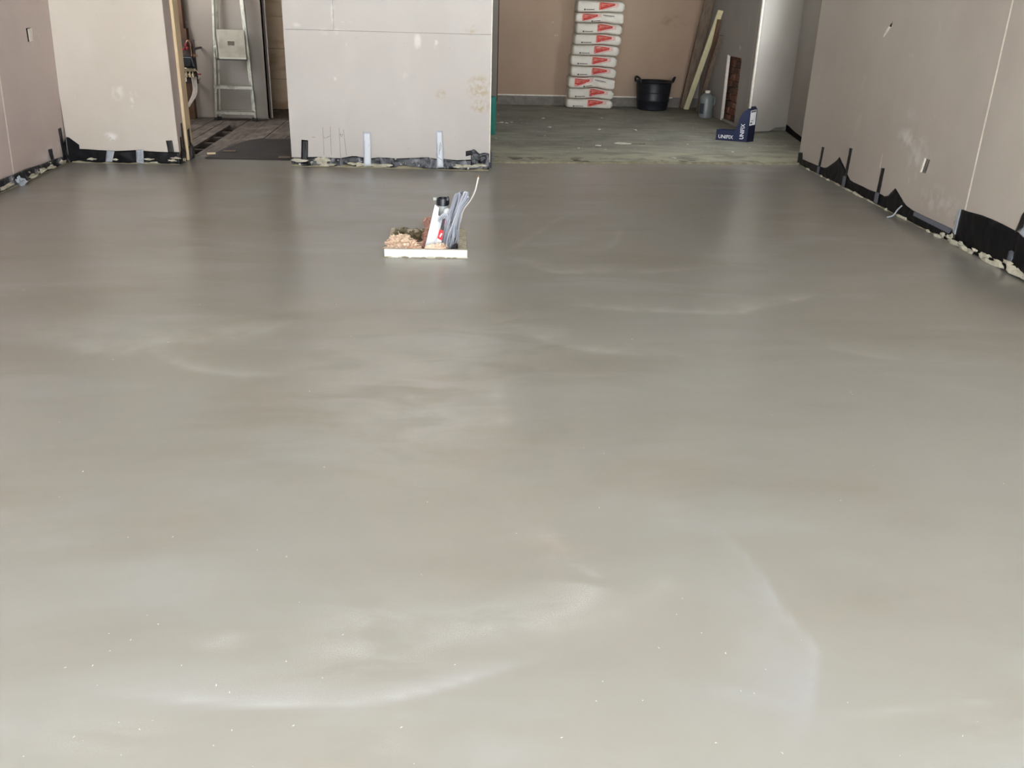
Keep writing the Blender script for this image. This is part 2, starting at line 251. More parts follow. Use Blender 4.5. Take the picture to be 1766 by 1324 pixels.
BROWN = plasterboard('brown_wallboard', (174, 152, 132), [((1.2, 12.1, 1.0), (.03, .2, .02), (214, 196, 178), .8, 30), ((1.25, 12.1, .85), (.03, .2, .015), (214, 196, 178), .8, 30), ((2.75, 12.1, 1.05), (.3, .2, .1), (138, 114, 92), .6, 12)], .06, (166, 138, 116))
WALLB = plasterboard('raw_wall', (140, 134, 126), (), .2)
BLOCK = simple('grey_blockwork', (138, 132, 124), .9, .2, col2=(112, 106, 98), sc=14, bump=(60, .004, .6))
CEIL = simple('ceiling_board', (214, 208, 200), .8, .2)
DPM = Mat('black_polythene', (9, 9, 13), .38, .3); DPM.mix(DPM.math('MULTIPLY', DPM.noise(9, 5, .55, .75), .3), (44, 46, 54)); DPM.bump(26, .006, .45, 5); DPM = DPM.done()
DPMD = Mat('dusty_polythene', (13, 14, 21), .34, .4); DPMD.mix(DPMD.math('MULTIPLY', DPMD.noise(15, 6, .5, .66, stretch=(1, 1, .4), dist=.8), .7), (140, 140, 148)); DPMD.mix(DPMD.math('MULTIPLY', DPMD.noise(24, 4, .62, .68), .85), (214, 210, 200)); DPMD.bump(24, .008, .6, 5); DPMD = DPMD.done()
TAPEB = Mat('black_tape', (30, 27, 27), .45, .4); TAPEB.mix(TAPEB.math('MULTIPLY', TAPEB.noise(20), .4), (58, 53, 52)); TAPEB.bump(40, .003, .4); TAPEB = TAPEB.done()
TAPEG = Mat('grey_tape', (170, 176, 182), .4, .5); TAPEG.mix(TAPEG.math('MULTIPLY', TAPEG.noise(18, 4, .5, .7), .6), (120, 124, 132)); TAPEG.bump(35, .003, .5); TAPEG = TAPEG.done()
TAPEW = Mat('pale_blue_tape', (200, 206, 214), .25, .5); TAPEW.mix(TAPEW.math('MULTIPLY', TAPEW.noise(24, 4, .6, .72, stretch=(1, 1, .4)), .5), (140, 150, 168)); TAPEW.bump(30, .004, .6); TAPEW = TAPEW.done()
TAPED = Mat('dull_grey_tape', (104, 108, 118), .45, .4); TAPED.bump(30, .003, .4); TAPED = TAPED.done()
SPLASH = simple('dried_screed', (204, 200, 182), .85, .2, col2=(168, 162, 140), sc=30, bump=(80, .004, .6))
CRUST = simple('damp_screed_crust', (128, 122, 100), .7, .3, col2=(168, 162, 138), sc=14, bump=(60, .004, .6))
TIMBER = Mat('pale_timber', (226, 204, 168), .6, .3); TIMBER.mix(TIMBER.math('MULTIPLY', TIMBER.noise(9, 5, .4, .65, stretch=(8, 8, .5)), .5), (204, 176, 138)); TIMBER.mix(TIMBER.math('MULTIPLY', TIMBER.noise(6, 2, .72, .76), .8), (120, 82, 50)); TIMBER = TIMBER.done()
CREAM = Mat('cream_plank_wood', (226, 218, 176), .6, .3); CREAM.mix(CREAM.math('MULTIPLY', CREAM.noise(5, 4, .4, .65, stretch=(9, 9, .6)), .4), (204, 194, 150)); CREAM = CREAM.done()
BOARD = Mat('weathered_brown_wood', (122, 106, 90), .7, .25); BOARD.mix(BOARD.math('MULTIPLY', BOARD.noise(5, 5, .38, .66, stretch=(9, 9, .5)), .7), (92, 76, 64)); BOARD = BOARD.done()
DKWOOD = simple('dark_brown_timber', (104, 78, 60), .7, .2, col2=(82, 58, 44), sc=6); JOIST = simple('dusty_joist', (92, 82, 74), .85, .2, col2=(70, 60, 54), sc=6)
FLRB = Mat('dusty_floorboard', (112, 100, 90), .8, .2); FLRB.mix(FLRB.math('MULTIPLY', FLRB.noise(5, 6, .4, .65, stretch=(6, .8, 1)), .7), (78, 68, 62)); FLRB.mix(FLRB.math('MULTIPLY', FLRB.noise(4, 5, .5, .7), .6), (142, 132, 120)); FLRB = FLRB.done()
PIT = simple('subfloor_and_gap_shade', (26, 23, 22), .95, .05)  # subfloor colour, also painted as shade in wall holes and the board gap

# ------------------------------------------------------------------ the setting
def struct(o): return tag(o, kind='structure')
def panel(name, F, outer, mat, parent, holes=(), d0=-.0125, d1=0.0): return MB().plate(F, outer, holes, d0, d1).build(name, mat, parent)
rect = lambda u0, u1, z0, z1: [(u0, z0), (u1, z0), (u1, z1), (u0, z1)]
# left wall of the extension
wl = struct(boxo('wall_left', (-3.30, -1.3, -.1), (-3.085, 7.56, 2.45), BLOCK))
holeL = [(7.092, 1.005), (7.20, 1.008), (7.185, .915), (7.10, .912)]
panel('plasterboard', FL, rect(5.4, 6.590, .062, 2.44), P_LEFT, wl); panel('plasterboard', FL, [(6.596, .064), (7.533, .05), (7.533, 2.44), (6.592, 2.44)], P_LEFT, wl, [holeL])
panel('plasterboard', FL, rect(-1.3, 5.396, .062, 2.44), P_LEFT, wl)
panel('joint_strip', FL, rect(6.586, 6.600, .07, 2.4), EDGE, wl, d0=-.011, d1=.001)
MB().plate(FL, [(7.08, .90), (7.21, .90), (7.21, 1.02), (7.08, 1.02)], (), -.0245, -.0135).build('cavity_shade_plate', PIT, wl); MB().plate(FL, [(7.142, .998), (7.20, 1.006), (7.185, .917), (7.148, .914)], (), -.012, -.003).build('plaster_plug', EDGE, wl)  # dark plate behind the hole stands in for the shade inside it
# short far wall left of the doorway, its lining and stud
wp = struct(boxo('wall_far_left', (-3.3, 7.545, -.1), (-2.2, 7.98, 2.45), BLOCK))
panel('plasterboard', FP, rect(0.0, .855, .075, 2.1), P_FACE, wp); panel('reveal_board', Frame((-2.185, 7.53), (-2.185, 8), 0), rect(.0135, .19, .04, 2.1), P_LEFT, wp)
st = boxo('stud', (-2.198, 7.72, .0), (-2.163, 7.86, 2.1), TIMBER, wp, bevel=.003)
# middle pier between the two openings
wm = struct(MB().plate(FC, rect(.012, 1.578, -.1, 2.45), (), -.44, -.013).build('wall_middle', BLOCK))
panel('plasterboard', FC, [(0, .066), (1.59, .066), (1.59, 1.0292), (0, 1.0252)], P_MID, wm); panel('plasterboard', FC, [(0, 1.0282), (1.59, 1.0322), (1.59, 2.44), (0.378, 2.44), (0.386, 1.029)], P_MID, wm)
panel('plasterboard', FC, [(0, 1.0282), (.384, 1.029), (.376, 2.44), (0, 2.44)], P_MID, wm)
panel('corner_bead', FC, rect(1.586, 1.594, .066, 2.1), EDGE, wm, d0=-.02, d1=.0015)
LINE = simple('pencil_graphite', (122, 115, 110), .6, .3)
def stroke(F, pts, wd, mat, parent, name):
    m = MB()
    for (a, b) in zip(pts, pts[1:]):
        a, b = Vector(a), Vector(b); t = (b - a).normalized(); q = Vector((-t.y, t.x)) * wd / 2
        m.plate(F, [a - q, b - q, b + q, a + q], (), .0, .0006)
    return m.build(name, mat, parent)
for pts in ([(.261, .306), (.26, .086)], [(.321, .314), (.318, .088)], [(.39, .304), (.392, .075)], [(.424, .291), (.44, .091)], [(.266, .236), (.27, .221), (.278, .223), (.287, .229), (.293, .226), (.302, .238), (.31, .236), (.314, .243)], [(.396, .248), (.4, .262), (.404, .238), (.41, .24), (.414, .258), (.419, .25)], [(.172, .228), (.2, .227)]):
    stroke(FC, pts, .0026, LINE, wm, 'pencil_mark')
# right wall
wr = struct(boxo('wall_right', (3.064, -1.3, -.1), (3.40, 8.115, 2.45), BLOCK))
sock = [(5.882, .423), (5.812, .423), (5.834, .331), (5.908, .330)]; slit = [(6.702, 1.235), (6.723, 1.189), (6.753, 1.15), (6.83, 1.108), (6.797, 1.164), (6.767, 1.203)]
panel('plasterboard', FR, [(5.283, .076), (8.11, .05), (8.11, 2.44), (5.273, 2.44)], P_RIGHT, wr, [sock, slit]); panel('plasterboard', FR, [(-1.3, .07), (5.277, .07), (5.267, 2.44), (-1.3, 2.44)], P_RIGHT, wr)
panel('joint_strip', FR, [(5.273, .08), (5.287, .08), (5.277, 2.4), (5.263, 2.4)], EDGE, wr, d0=-.011, d1=.001)
panel('cavity_shade_plate', FR, rect(6.68, 6.85, 1.09, 1.25), PIT, wr, d0=-.0138, d1=-.0128); panel('plaster_flap', FR, [(6.735, 1.185), (6.76, 1.155), (6.815, 1.118), (6.79, 1.16), (6.76, 1.19)], EDGE, wr, d0=-.006, d1=.004)  # shade inside the slit painted as a dark backing plate
panel('scored_line', FR, [(6.492, .35), (6.496, .35), (6.5, .25), (6.494, .25)], EDGE, wr, d0=0, d1=.001)
# header, ceilings, front wall and outside ground (mostly out of view; they shape the daylight)
struct(boxo('wall_header', (-3.3, 7.58, 2.1), (3.4, 7.98, 2.45), BLOCK)); struct(MB().plate(lambda x, y, d: Vector((x, y, d)), [(-3.3, -1.3), (3.4, -1.3), (3.4, 8.1), (-3.3, 8.1)], (), 2.45, 2.6).build('ceiling', CEIL))
fw = struct(MB().plate(lambda u, z, d: Vector((u, -1.3 - d, z)), [(-3.3, -.1), (-2.75, -.1), (-2.75, 2.2), (2.75, 2.2), (2.75, -.1), (3.4, -.1), (3.4, 2.6), (-3.3, 2.6)], (), -.0, .15).build('wall_front', BLOCK))
PAVE = simple('outside_paving', (188, 190, 190), .9, .2, sc=3)
struct(boxo('ground', (-30, -40, -.35), (30, -1.3, -.1), PAVE))
# left room (behind the doorway)
struct(boxo('floor_subfloor', (-3.3, 7.6, -.32), (-.1, 11.4, -.25), PIT))
fb = struct(boxo('floor_boards_support', (-3.3, 11.18, -.25), (-.1, 11.3, -.03), PIT))
for y in (8.12, 8.40, 8.76, 9.11, 9.47, 9.82, 10.17, 10.52, 10.88): boxo('joist', (-3.25, y - .024, -.2), (-.12, y + .024, -.022), JOIST, fb)
bi = 0
for x0, x1 in [(-3.25, -3.11), (-3.105, -2.97), (-2.965, -2.83), (-2.825, -2.69), (-2.685, -2.55), (-2.545, -2.42), (-2.415, -2.305), (-2.3, -2.19), (-2.185, -1.99), (-1.985, -1.80), (-1.795, -1.60), (-1.595, -1.40), (-1.395, -1.2), (-1.195, -.9), (-.895, -.5), (-.495, -.12)]:
    a = 7.86
    if x0 == -2.3: a = 9.80
    b = 11.2; dz = R.uniform(-.004, .002); o = MB().box((x0, a, -.022 + dz), (x1, b, .002 + dz)).build('floorboard', FLRB, fb, smooth=False, bevel=.002); bi += 1
wb = struct(boxo('wall_back_left', (-3.25, 10.29, -.02), (-2.0, 10.4, 2.4), BLOCK))
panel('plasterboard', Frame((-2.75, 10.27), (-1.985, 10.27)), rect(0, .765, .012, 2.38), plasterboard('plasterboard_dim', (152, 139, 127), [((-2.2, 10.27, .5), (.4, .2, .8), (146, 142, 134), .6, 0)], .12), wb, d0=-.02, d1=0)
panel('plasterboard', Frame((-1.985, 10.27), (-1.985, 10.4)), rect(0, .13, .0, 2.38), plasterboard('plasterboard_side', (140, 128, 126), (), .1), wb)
boxo('edge_bead', (-1.995, 10.395, 0), (-1.972, 10.41, 2.38), simple('bead', (206, 194, 188), .5), wb)
struct(boxo('post', (-2.815, 10.18, -.02), (-2.745, 10.27, .895), DKWOOD)).name = 'trim_1'
struct(boxo('post', (-2.815, 10.18, .895), (-2.768, 10.27, 2.38), DKWOOD)).name = 'trim_2'
MARKW = Mat('stained_cream_board', (214, 190, 160), .75, .2); MARKW.mix(MARKW.math('MULTIPLY', MARKW.noise(3, 5, .45, .7, stretch=(1, 1, 3)), .7), (170, 136, 104)); MARKW = MARKW.done()
wq = struct(boxo('wall_back_middle', (-3.3, 11.24, -.32), (-.05, 11.35, 2.4), MARKW))
for z0, z1 in ((.03, .33), (.335, .66), (.665, 1.0), (1.005, 1.6), (1.605, 2.38)): boxo('board', (-2.3, 11.205 + R.uniform(0, .004), z0), (-.12, 11.24, z1), MARKW, wq, bevel=.003)
struct(MB().plate(lambda y, z, d: Vector((-3.25 - d, y, z)), rect(7.9, 11.35, -.32, 2.4), [rect(8.35, 9.6, .95, 2.0)], 0, .1).build('wall_left_room', BLOCK)); struct(boxo('wall_divider', (-.1, 7.95, -.25), (.28, 12.3, 2.4), BLOCK))  # hole in the left room's unseen wall added to let light in
struct(boxo('ceiling_back', (-3.4, 7.98, 2.4), (4.4, 12.8, 2.6), CEIL))
# right room
edge = [(.2, 7.87)] + [(.3 + i * .069, 7.868 + i * .00525 + R.uniform(-.018, .018)) for i in range(41)] + [(3.25, 8.09)]
CONC = Mat('old_dusty_concrete', (140, 138, 127), .8, .25)
CONC.mix(CONC.math('MULTIPLY', CONC.noise(2.2, 6, .38, .68), .7), (108, 107, 98)); CONC.mix(CONC.math('MULTIPLY', CONC.noise(5, 6, .5, .7, stretch=(.6, 2, 1)), .5), (170, 168, 150))
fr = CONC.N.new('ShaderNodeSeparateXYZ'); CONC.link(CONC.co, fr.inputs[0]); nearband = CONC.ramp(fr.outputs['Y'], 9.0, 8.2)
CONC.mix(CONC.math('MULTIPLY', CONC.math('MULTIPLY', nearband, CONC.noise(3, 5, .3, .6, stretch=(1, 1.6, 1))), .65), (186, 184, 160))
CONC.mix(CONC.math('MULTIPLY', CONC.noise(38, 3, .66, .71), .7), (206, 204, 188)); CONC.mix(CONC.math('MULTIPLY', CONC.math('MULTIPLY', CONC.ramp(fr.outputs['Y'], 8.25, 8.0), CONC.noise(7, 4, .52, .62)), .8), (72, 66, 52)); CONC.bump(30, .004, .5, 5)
CONC = CONC.done()
fl2 = struct(MB().plate(lambda x, y, d: Vector((x, y, d)), edge + [(3.7, 8.09), (3.8, 12.6), (.2, 12.6)], (), -.1, .012).build('floor_concrete', CONC))
MB().plate(lambda x, y, d: Vector((x, y, d)), edge + [(p[0], p[1] - R.uniform(.01, .028)) for p in reversed(edge)], (), -.02, .016).build('broken_lip', CRUST, fl2)
wk = struct(boxo('wall_back', (.2, 12.2, 0), (3.9, 12.5, 2.4), WALLB))
FB = Frame((.2, 12.13), (3.9, 12.40)) ; FB = Frame((.2, 12.06), (3.2, 12.19))
panel('wallboard', FB, rect(.335, 2.885, .137, 1.297), BROWN, wk, d0=-.02); panel('wallboard', FB, rect(.05, .322, .09, 2.38), P_GREY, wk, d0=-.02, d1=.004)
panel('edge_strip', FB, rect(.335, 2.6, .123, .139), EDGE, wk, d0=-.02, d1=.003); panel('wallboard', FB, rect(.335, 2.885, 1.302, 2.38), P_GREY, wk, d0=-.02)
panel('edge_strip', FB, rect(.322, .335, .05, 2.38), DKWOOD, wk, d0=-.03, d1=.0)
panel('wallboard', FB, rect(2.885, 3.6, .02, 2.38), plasterboard('plasterboard_pale', (188, 184, 180)), wk, d0=-.03, d1=-.012)
panel('blockwork_band', FB, rect(.05, 3.4, 0.012, .127), BLOCK, wk, d0=-.07, d1=-.005)
# chimney breast with a hatch in its side
FS = Frame((3.14, 9.93), (3.14, 12.3), 0, -1)
ch = struct(boxo('wall_chimney', (3.30, 10.19, 0), (4.0, 12.3, 2.4), BLOCK))
hatch = [(.555, .045), (1.07, .03), (1.075, .728), (.553, .732)]
panel('plasterboard', FS, [(.16, .012), (2.3, .012), (2.3, 2.38), (.16, 2.38)], P_DARK, ch, [hatch], d0=-.015); panel('plasterboard', FS, rect(0, .156, .012, 2.38), P_DARK, ch, d0=-.015)
panel('joint_strip', FS, rect(.154, .162, .02, 2.38), P_LEFT, ch, d0=-.01, d1=.001)
panel('edge_strip', FS, [(1.066, .01), (1.088, .008), (1.094, .735), (1.072, .737)], EDGE, ch, d0=-.02, d1=.012)
boxo('lintel', (3.16, 10.3, .735), (3.3, 11.2, .83), DKWOOD, ch)
FK = Frame((3.13, 9.93), (3.64, 10.15)); panel('plasterboard', FK, [(0, .02), (.30, .02), (.38, .055), (.53, .06), (.53, 2.38), (0, 2.38)], plasterboard('plasterboard_breast', (178, 174, 166), (), .12), ch, d0=-.015); panel('corner_bead', FK, rect(-.012, .006, .012, 2.38), EDGE, ch, d0=-.012, d1=.006)
BR = [simple('brick_%d' % i, c, .9, .15, col2=tuple(v * .7 for v in c), sc=26, bump=(60, .006, .7)) for i, c in enumerate([(162, 116, 96), (140, 100, 84), (112, 88, 78), (174, 126, 104)])]
BP = [MB().clump((0, 0, 0), (.5, .5, .5), k, 1, .05) for k in range(1)]
bm_ = []
for k in range(4):
    m = MB().box((-.045, -.106, -.032), (.045, .106, .032)); m.v = [(x + R.uniform(-.006, .006), y + R.uniform(-.006, .006), z + R.uniform(-.004, .004)) for x, y, z in m.v]; bm_.append(m)
first = []
for row in range(10):
    for c in range(4):
        y = 10.33 + c * .224 + (row % 2) * .112; k = R.randrange(4)
        if len(first) < 4: o = bm_[len(first)].build('brick', BR[len(first)], ch, smooth=False); first.append(o)
        else: o = first[k].copy(); COL.objects.link(o)
        o.location = (3.255 + R.uniform(-.012, .006), y, .05 + row * .075)
MORT = simple('mortar', (160, 150, 136), .95, .1); boxo('mortar_bed', (3.235, 10.2, 0), (3.3, 11.35, .85), MORT, ch)
FQ = Frame((3.625, 10.16), (3.50, 9.3)); ww = struct(MB().plate(FQ, rect(-.02, 2.1, 0, 2.4), [rect(.90, 2.0, .8, 2.25)], -.2, -.014).build('wall_right_room', BLOCK))  # hole in the hidden stretch of wall added to light the right room
panel('plasterboard', FQ, [(0.02, .09), (.5, .07), (2.1, .06), (2.1, 2.38), (0.02, 2.38)], plasterboard('plasterboard_room_side', (160, 154, 147), (), .1), ww, [rect(.90, 2.0, .8, 2.25)]); panel('corner_bead', FQ, rect(0.0, .02, .09, 2.38), P_LEFT, ww, d0=-.012, d1=.003)
panel('gap_shadow', FQ, rect(0, 2.1, .012, .075), PIT, ww, d0=-.014, d1=-.004)
# ------------------------------------------------------------------ the wet screed floor
def make_floor():
    nx, ny = 400, 560
    X = np.linspace(-3.2, 3.2, nx + 1); Y = -1.3 + 1.5 * np.linspace(0, 1, ny + 1) + 7.9 * np.linspace(0, 1, ny + 1) ** 1.5
    gx, gy = np.meshgrid(X, Y); sh = gx.shape; P = np.stack([gx.ravel(), gy.ravel()], 1)
    def dist(pl):
        best = np.full(len(P), 1e9); sign = np.zeros(len(P))
        for a, b in zip(pl, pl[1:]):
            a, b = np.array(a), np.array(b); d = b - a; t = np.clip(((P - a) @ d) / (d @ d), 0, 1); q = a + t[:, None] * d; e = np.hypot(*(P - q).T)
            s = np.sign(d[0] * (P[:, 1] - a[1]) - d[1] * (P[:, 0] - a[0])); m = e < best; best[m] = e[m]; sign[m] = s[m]
        return best, sign                                       # sign > 0: left of the stroke's direction
    def smooth(pl, n=6):
        out = []
        for i in range(len(pl) - 1):
            p = [np.array(pl[min(max(i + k, 0), len(pl) - 1)]) for k in (-1, 0, 1, 2)]
            for k in range(n):
                t = k / n; out.append(.5 * (2 * p[1] + (p[2] - p[0]) * t + (2 * p[0] - 5 * p[1] + 4 * p[2] - p[3]) * t * t + (3 * p[1] - p[0] - 3 * p[2] + p[3]) * t ** 3))
        return out + [np.array(pl[-1])]
    light = np.zeros(len(P)); blue = np.zeros(len(P)); grain = np.zeros(len(P)); pink = np.zeros(len(P))
    def ends(pl, k=.18):
        a, b = np.array(pl[0]), np.array(pl[-1]); L = sum(np.hypot(*(np.array(q) - np.array(p))) for p, q in zip(pl, pl[1:])) * k
        return np.clip(np.hypot(*(P - a).T) / L, 0.0, 1) * np.clip(np.hypot(*(P - b).T) / L, 0.0, 1)
    def band(arr, key, amp, wl, wr, fade=.18):
        pl = smooth(STROKES[key]); d, s = dist(pl); arr += amp * np.where(s > 0, np.exp(-(d / wl) ** 1.2), np.exp(-(d / wr) ** 1.2)) * (ends(pl, fade) if fade else 1)
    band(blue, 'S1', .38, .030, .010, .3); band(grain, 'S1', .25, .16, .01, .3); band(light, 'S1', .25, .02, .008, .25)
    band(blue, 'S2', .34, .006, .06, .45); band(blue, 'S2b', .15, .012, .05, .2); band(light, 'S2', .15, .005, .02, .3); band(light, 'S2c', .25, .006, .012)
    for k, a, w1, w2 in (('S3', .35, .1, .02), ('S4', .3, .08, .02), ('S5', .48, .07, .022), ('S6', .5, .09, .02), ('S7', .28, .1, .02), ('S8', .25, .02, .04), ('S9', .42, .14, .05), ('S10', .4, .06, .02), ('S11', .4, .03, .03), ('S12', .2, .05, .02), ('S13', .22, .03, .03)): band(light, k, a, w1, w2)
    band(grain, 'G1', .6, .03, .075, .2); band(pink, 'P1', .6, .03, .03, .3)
    for i, (cx, cy, rx, ry) in enumerate(ELL):
        g = np.exp(-(((P[:, 0] - cx) / rx) ** 2 + ((P[:, 1] - cy) / abs(ry)) ** 2) * 1.2)
        arr, amp = [(grain, .55), (grain, .35), (grain, .9), (grain, .8), (grain, .5), (grain, .55), (blue, .28), (blue, .3), (blue, .2), (grain, .4), (grain, .35), (grain, .4), (grain, .15)][i]; arr += amp * g * .7
    g = np.exp(-(((P[:, 0] + .05) / .7) ** 2 + ((P[:, 1] - 3.0) / .8) ** 2)); pink += .35 * g
    me = bpy.data.meshes.new('floor'); n = nx + 1
    z = np.zeros(len(P)); idx = np.arange((nx) * (ny)); a = (idx // nx) * n + idx % nx
    F = np.stack([a, a + 1, a + 1 + n, a + n], 1)
    keep = ~((gy.ravel()[F[:, 0]] > 7.9) & (gx.ravel()[F[:, 0]] < .0)); F = F[keep]
    me.from_pydata(np.stack([P[:, 0], P[:, 1], z], 1).tolist(), [], F.tolist())
    for nm, arr in (('light', light), ('blue', blue), ('grain', grain), ('pink', pink)):
        at = me.attributes.new(nm, 'FLOAT', 'POINT'); at.data.foreach_set('value', np.clip(arr, 0, 1).astype(np.float32))
    me.polygons.foreach_set('use_smooth', [True] * len(me.polygons))
    m = Mat('wet_screed', SCREED, .27, 1.0)
    m.mix(m.math('MULTIPLY', m.noise(.55, 4, .35, .68, dist=.6), .5), SCREED_2)
    m.mix(m.math('MULTIPLY', m.noise(1.6, 6, .45, .72, stretch=(.55, 1.5, 1), dist=.3), .5), SCREED_3)
    m.mix(m.math('MULTIPLY', m.noise(2.2, 5, .5, .72, stretch=(.5, 1.2, 1), dist=.4), .5), SCREED_4)
    m.mix(m.math('MULTIPLY', m.attr('pink'), m.math('MULTIPLY', m.noise(5, 5, .3, .65), .4)), (188, 172, 164))
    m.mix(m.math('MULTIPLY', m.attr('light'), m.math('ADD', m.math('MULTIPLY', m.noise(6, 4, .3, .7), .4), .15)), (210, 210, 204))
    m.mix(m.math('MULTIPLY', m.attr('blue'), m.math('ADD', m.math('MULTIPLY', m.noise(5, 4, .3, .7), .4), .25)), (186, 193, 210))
    gr = m.math('MULTIPLY', m.attr('grain'), m.math('MULTIPLY', m.noise(4, 6, .35, .6, dist=.8, stretch=(.7, 1.6, 1)), m.math('ADD', m.noise(340, 2, .4, .66), .3)))
    m.mix(m.math('MULTIPLY', gr, .45), (214, 213, 212))
    m.mix(m.math('MULTIPLY', m.noise(300, 2, .74, .78), .25), (214, 212, 206))
    m.bump(5, .004, .10, 2, stretch=(.5, 1.6, 1)); m.bump(120, .0003, .15, 3)
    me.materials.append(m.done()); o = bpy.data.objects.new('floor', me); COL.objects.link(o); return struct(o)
SCREED, SCREED_2, SCREED_3, SCREED_4 = (150, 149, 144), (149, 142, 129), (139, 134, 122), (158, 159, 157)
make_floor()
sp = MB()
for i, (x, y) in enumerate(SPECKS):
    a = R.uniform(0, 3.14); l = R.uniform(.0008, .0024) * (1 + .25 * y); t = R.uniform(.0004, .0009) * (1 + .2 * y); c, s_ = math.cos(a), math.sin(a) * 1.3
    sp.add([(x - c * l, y - s_ * l, .0005), (x + s_ * t, y - c * t, .0005), (x + c * l, y + s_ * l, .001), (x - s_ * t, y + c * t, .001), (x, y, .0012)], [(0, 1, 4), (1, 2, 4), (2, 3, 4), (3, 0, 4), (0, 3, 2, 1)])
tag(sp.build('grit_specks', simple('pale_grit', (214, 212, 206), .8), smooth=False), 'scattered pale grit and shavings stuck in the wet screed', 'grit', kind='stuff')

# ------------------------------------------------------------------ polythene upstands, tape and splashes along the walls
def strip(name, F, prof, zb, mat, parent=None, d0=.004, wr=.006, seed=1, step=.02, flare=0.0):
    u0, u1 = prof[0][0], prof[-1][0]
    if u0 > u1: prof = prof[::-1]; u0, u1 = u1, u0
    n = max(3, int((u1 - u0) / step)); us = sorted(set([u0 + (u1 - u0) * i / n for i in range(n + 1)] + [p[0] for p in prof]))
    vs = []; m = 6
    for j in range(m + 1):
        for u in us:
            zt = interp(prof, u); t = j / m; z = zb + (zt - zb) * t
            w_ = (n3((u, z, 0), 9, seed) + .6 * n3((u, z * 2, 0), 24, seed)) * wr * (1 - .5 * t)
            vs.append(F(u, z, d0 + abs(w_) + flare * (1 - t) ** 2))
    k = len(us); fs = [(j * k + i, j * k + i + 1, (j + 1) * k + i + 1, (j + 1) * k + i) for j in range(m) for i in range(k - 1)]
    return MB().add(vs, fs).build(name, mat, parent, solid=.0012)
def tape(F, q, mat, label, d=.008, curl=0.0, seed=0, base=.0015, parent=None, group='tape strips holding the black polythene'):
    # q: top-left, top-right, bottom-right, bottom-left in (u, z)
    def fn(s, t):
        a = [q[0][k] + (q[1][k] - q[0][k]) * s for k in (0, 1)]; b = [q[3][k] + (q[2][k] - q[3][k]) * s for k in (0, 1)]
        u, z = [a[k] + (b[k] - a[k]) * t for k in (0, 1)]
        return F(u, z, base + d * t ** 1.5 + .003 * abs(n3((u, z, 0), 30, seed)) + curl * max(0, .15 - t) * .3)
    o = MB().grid(fn, 4, 12).build('tape_strip', mat, parent, solid=.0008)
    return tag(o, label, 'tape', group) if not parent else o
_sc = 0
def splash(F, pts, parent, size=(.03, .012, .014), spread=.5):
    global _sc
    for (u, z) in pts:
        _sc += 1; k = R.uniform(1 - spread, 1 + spread); c = F(u, max(z, .002), .016)
        su = size[0] * k; d = F.n
        m = MB().clump((0, 0, 0), (1, 1, 1), _sc, 2, 1.0); m.v = [tuple(c + F.u * (p[0] * su) + d * (p[1] * size[1]) + Vector((0, 0, p[2] * size[2] * R.uniform(.97, 1.03)))) for p in m.v]
        m.build('screed_splash', SPLASH, parent)
def crust(F, u0, u1, parent, seed, h=.014, dep=.022):
    prof = [(u0 + (u1 - u0) * i / 40, .004 + h * max(0, .4 + 1.2 * n3((i * .35, seed, 0), 1, seed))) for i in range(41)]
    m = MB(); vs = []
    for u, zt in prof:
        dd = dep * (.7 + .5 * n3((u, 0, 0), 14, seed)); vs += [F(u, -.004, dd), F(u, zt * .6, dd * .9), F(u, zt, .006)]
    fs = []
    for i in range(40): fs += [(i * 3 + j, i * 3 + 3 + j, i * 3 + 4 + j, i * 3 + 1 + j) for j in (0, 1)]
    m.add(vs, fs); o = m.build('screed_crust', CRUST, parent, solid=.003); return o
# left wall
m_l = tag(strip('damp_proof_membrane', FL, [(-1.2, .085)] + [(a - .04, b) for a, b in ML] + [(7.53, .06)], .012, DPMD, d0=.010, wr=.016, seed=3, flare=.012), 'rolled dusty black polythene upstand along the foot of the pink left wall', 'membrane')
splash(FL, [(a - .04, b) for a, b in BL[:4]], m_l, (.07, .02, .016)); splash(FL, BL[4:6] + [(6.1, .02), (5.9, .02)], m_l, (.1, .022, .012))
crust(FL, 5.0, 7.5, m_l, 11, .01, .03)
tape(FL, [(7.20, .15), (7.27, .146), (7.27, .066), (7.21, .07)], TAPEB, 'short black tape stub low on the left wall, second from the corner', seed=2, group=None)
tape(FL, [(7.425, .27), (7.485, .272), (7.495, .03), (7.445, .05)], TAPEB, 'tall black tape strip on the left wall beside the corner', seed=4, group=None)
sc_ = MB().clump((0, 0, 0), (.024, .026, .03), 91, 3, 1.1); o = sc_.build('plastic_scrap', TAPEG, smooth=False); o.location = FL(6.60, .025, .04)
tag(o, 'crumpled pale plastic scrap lying on screed at the foot of the left wall', 'scrap')
# short far wall
m_p = tag(strip('damp_proof_membrane', FP, MP, -.004, DPM, d0=.004, wr=.009, seed=5), 'black polythene upstand along the short cream wall left of the doorway', 'membrane')
crust(FP, 0.02, .855, m_p, 21, .012, .03); splash(FP, [(.18, .03), (.36, .03), (.62, .035), (.66, .012), (.8, .03), (.83, .05)], m_p, (.025, .006, .007))
cf = MB().plate(FP, [(.004, .195), (.024, .192), (.093, .137), (.09, .085), (.06, .03), (.0, .01)], (), .005, .007).build('corner_flap', DPM, m_p)
cf2 = MB().plate(FL, [(7.525, .185), (7.45, .11), (7.44, .02), (7.525, .0)], (), .006, .008).build('corner_flap', DPMD, m_p)
tape(FP, [(.301, .099), (.361, .094), (.334, .012), (.281, .012)], TAPEG, 'left of the two grey tape tabs on the membrane below the cream wall', base=.014, seed=6, group=None)
tape(FP, [(.527, .106), (.585, .112), (.578, .002), (.522, .01)], TAPEG, 'right of the two grey tape tabs on the membrane below the cream wall', base=.014, seed=7, group=None)
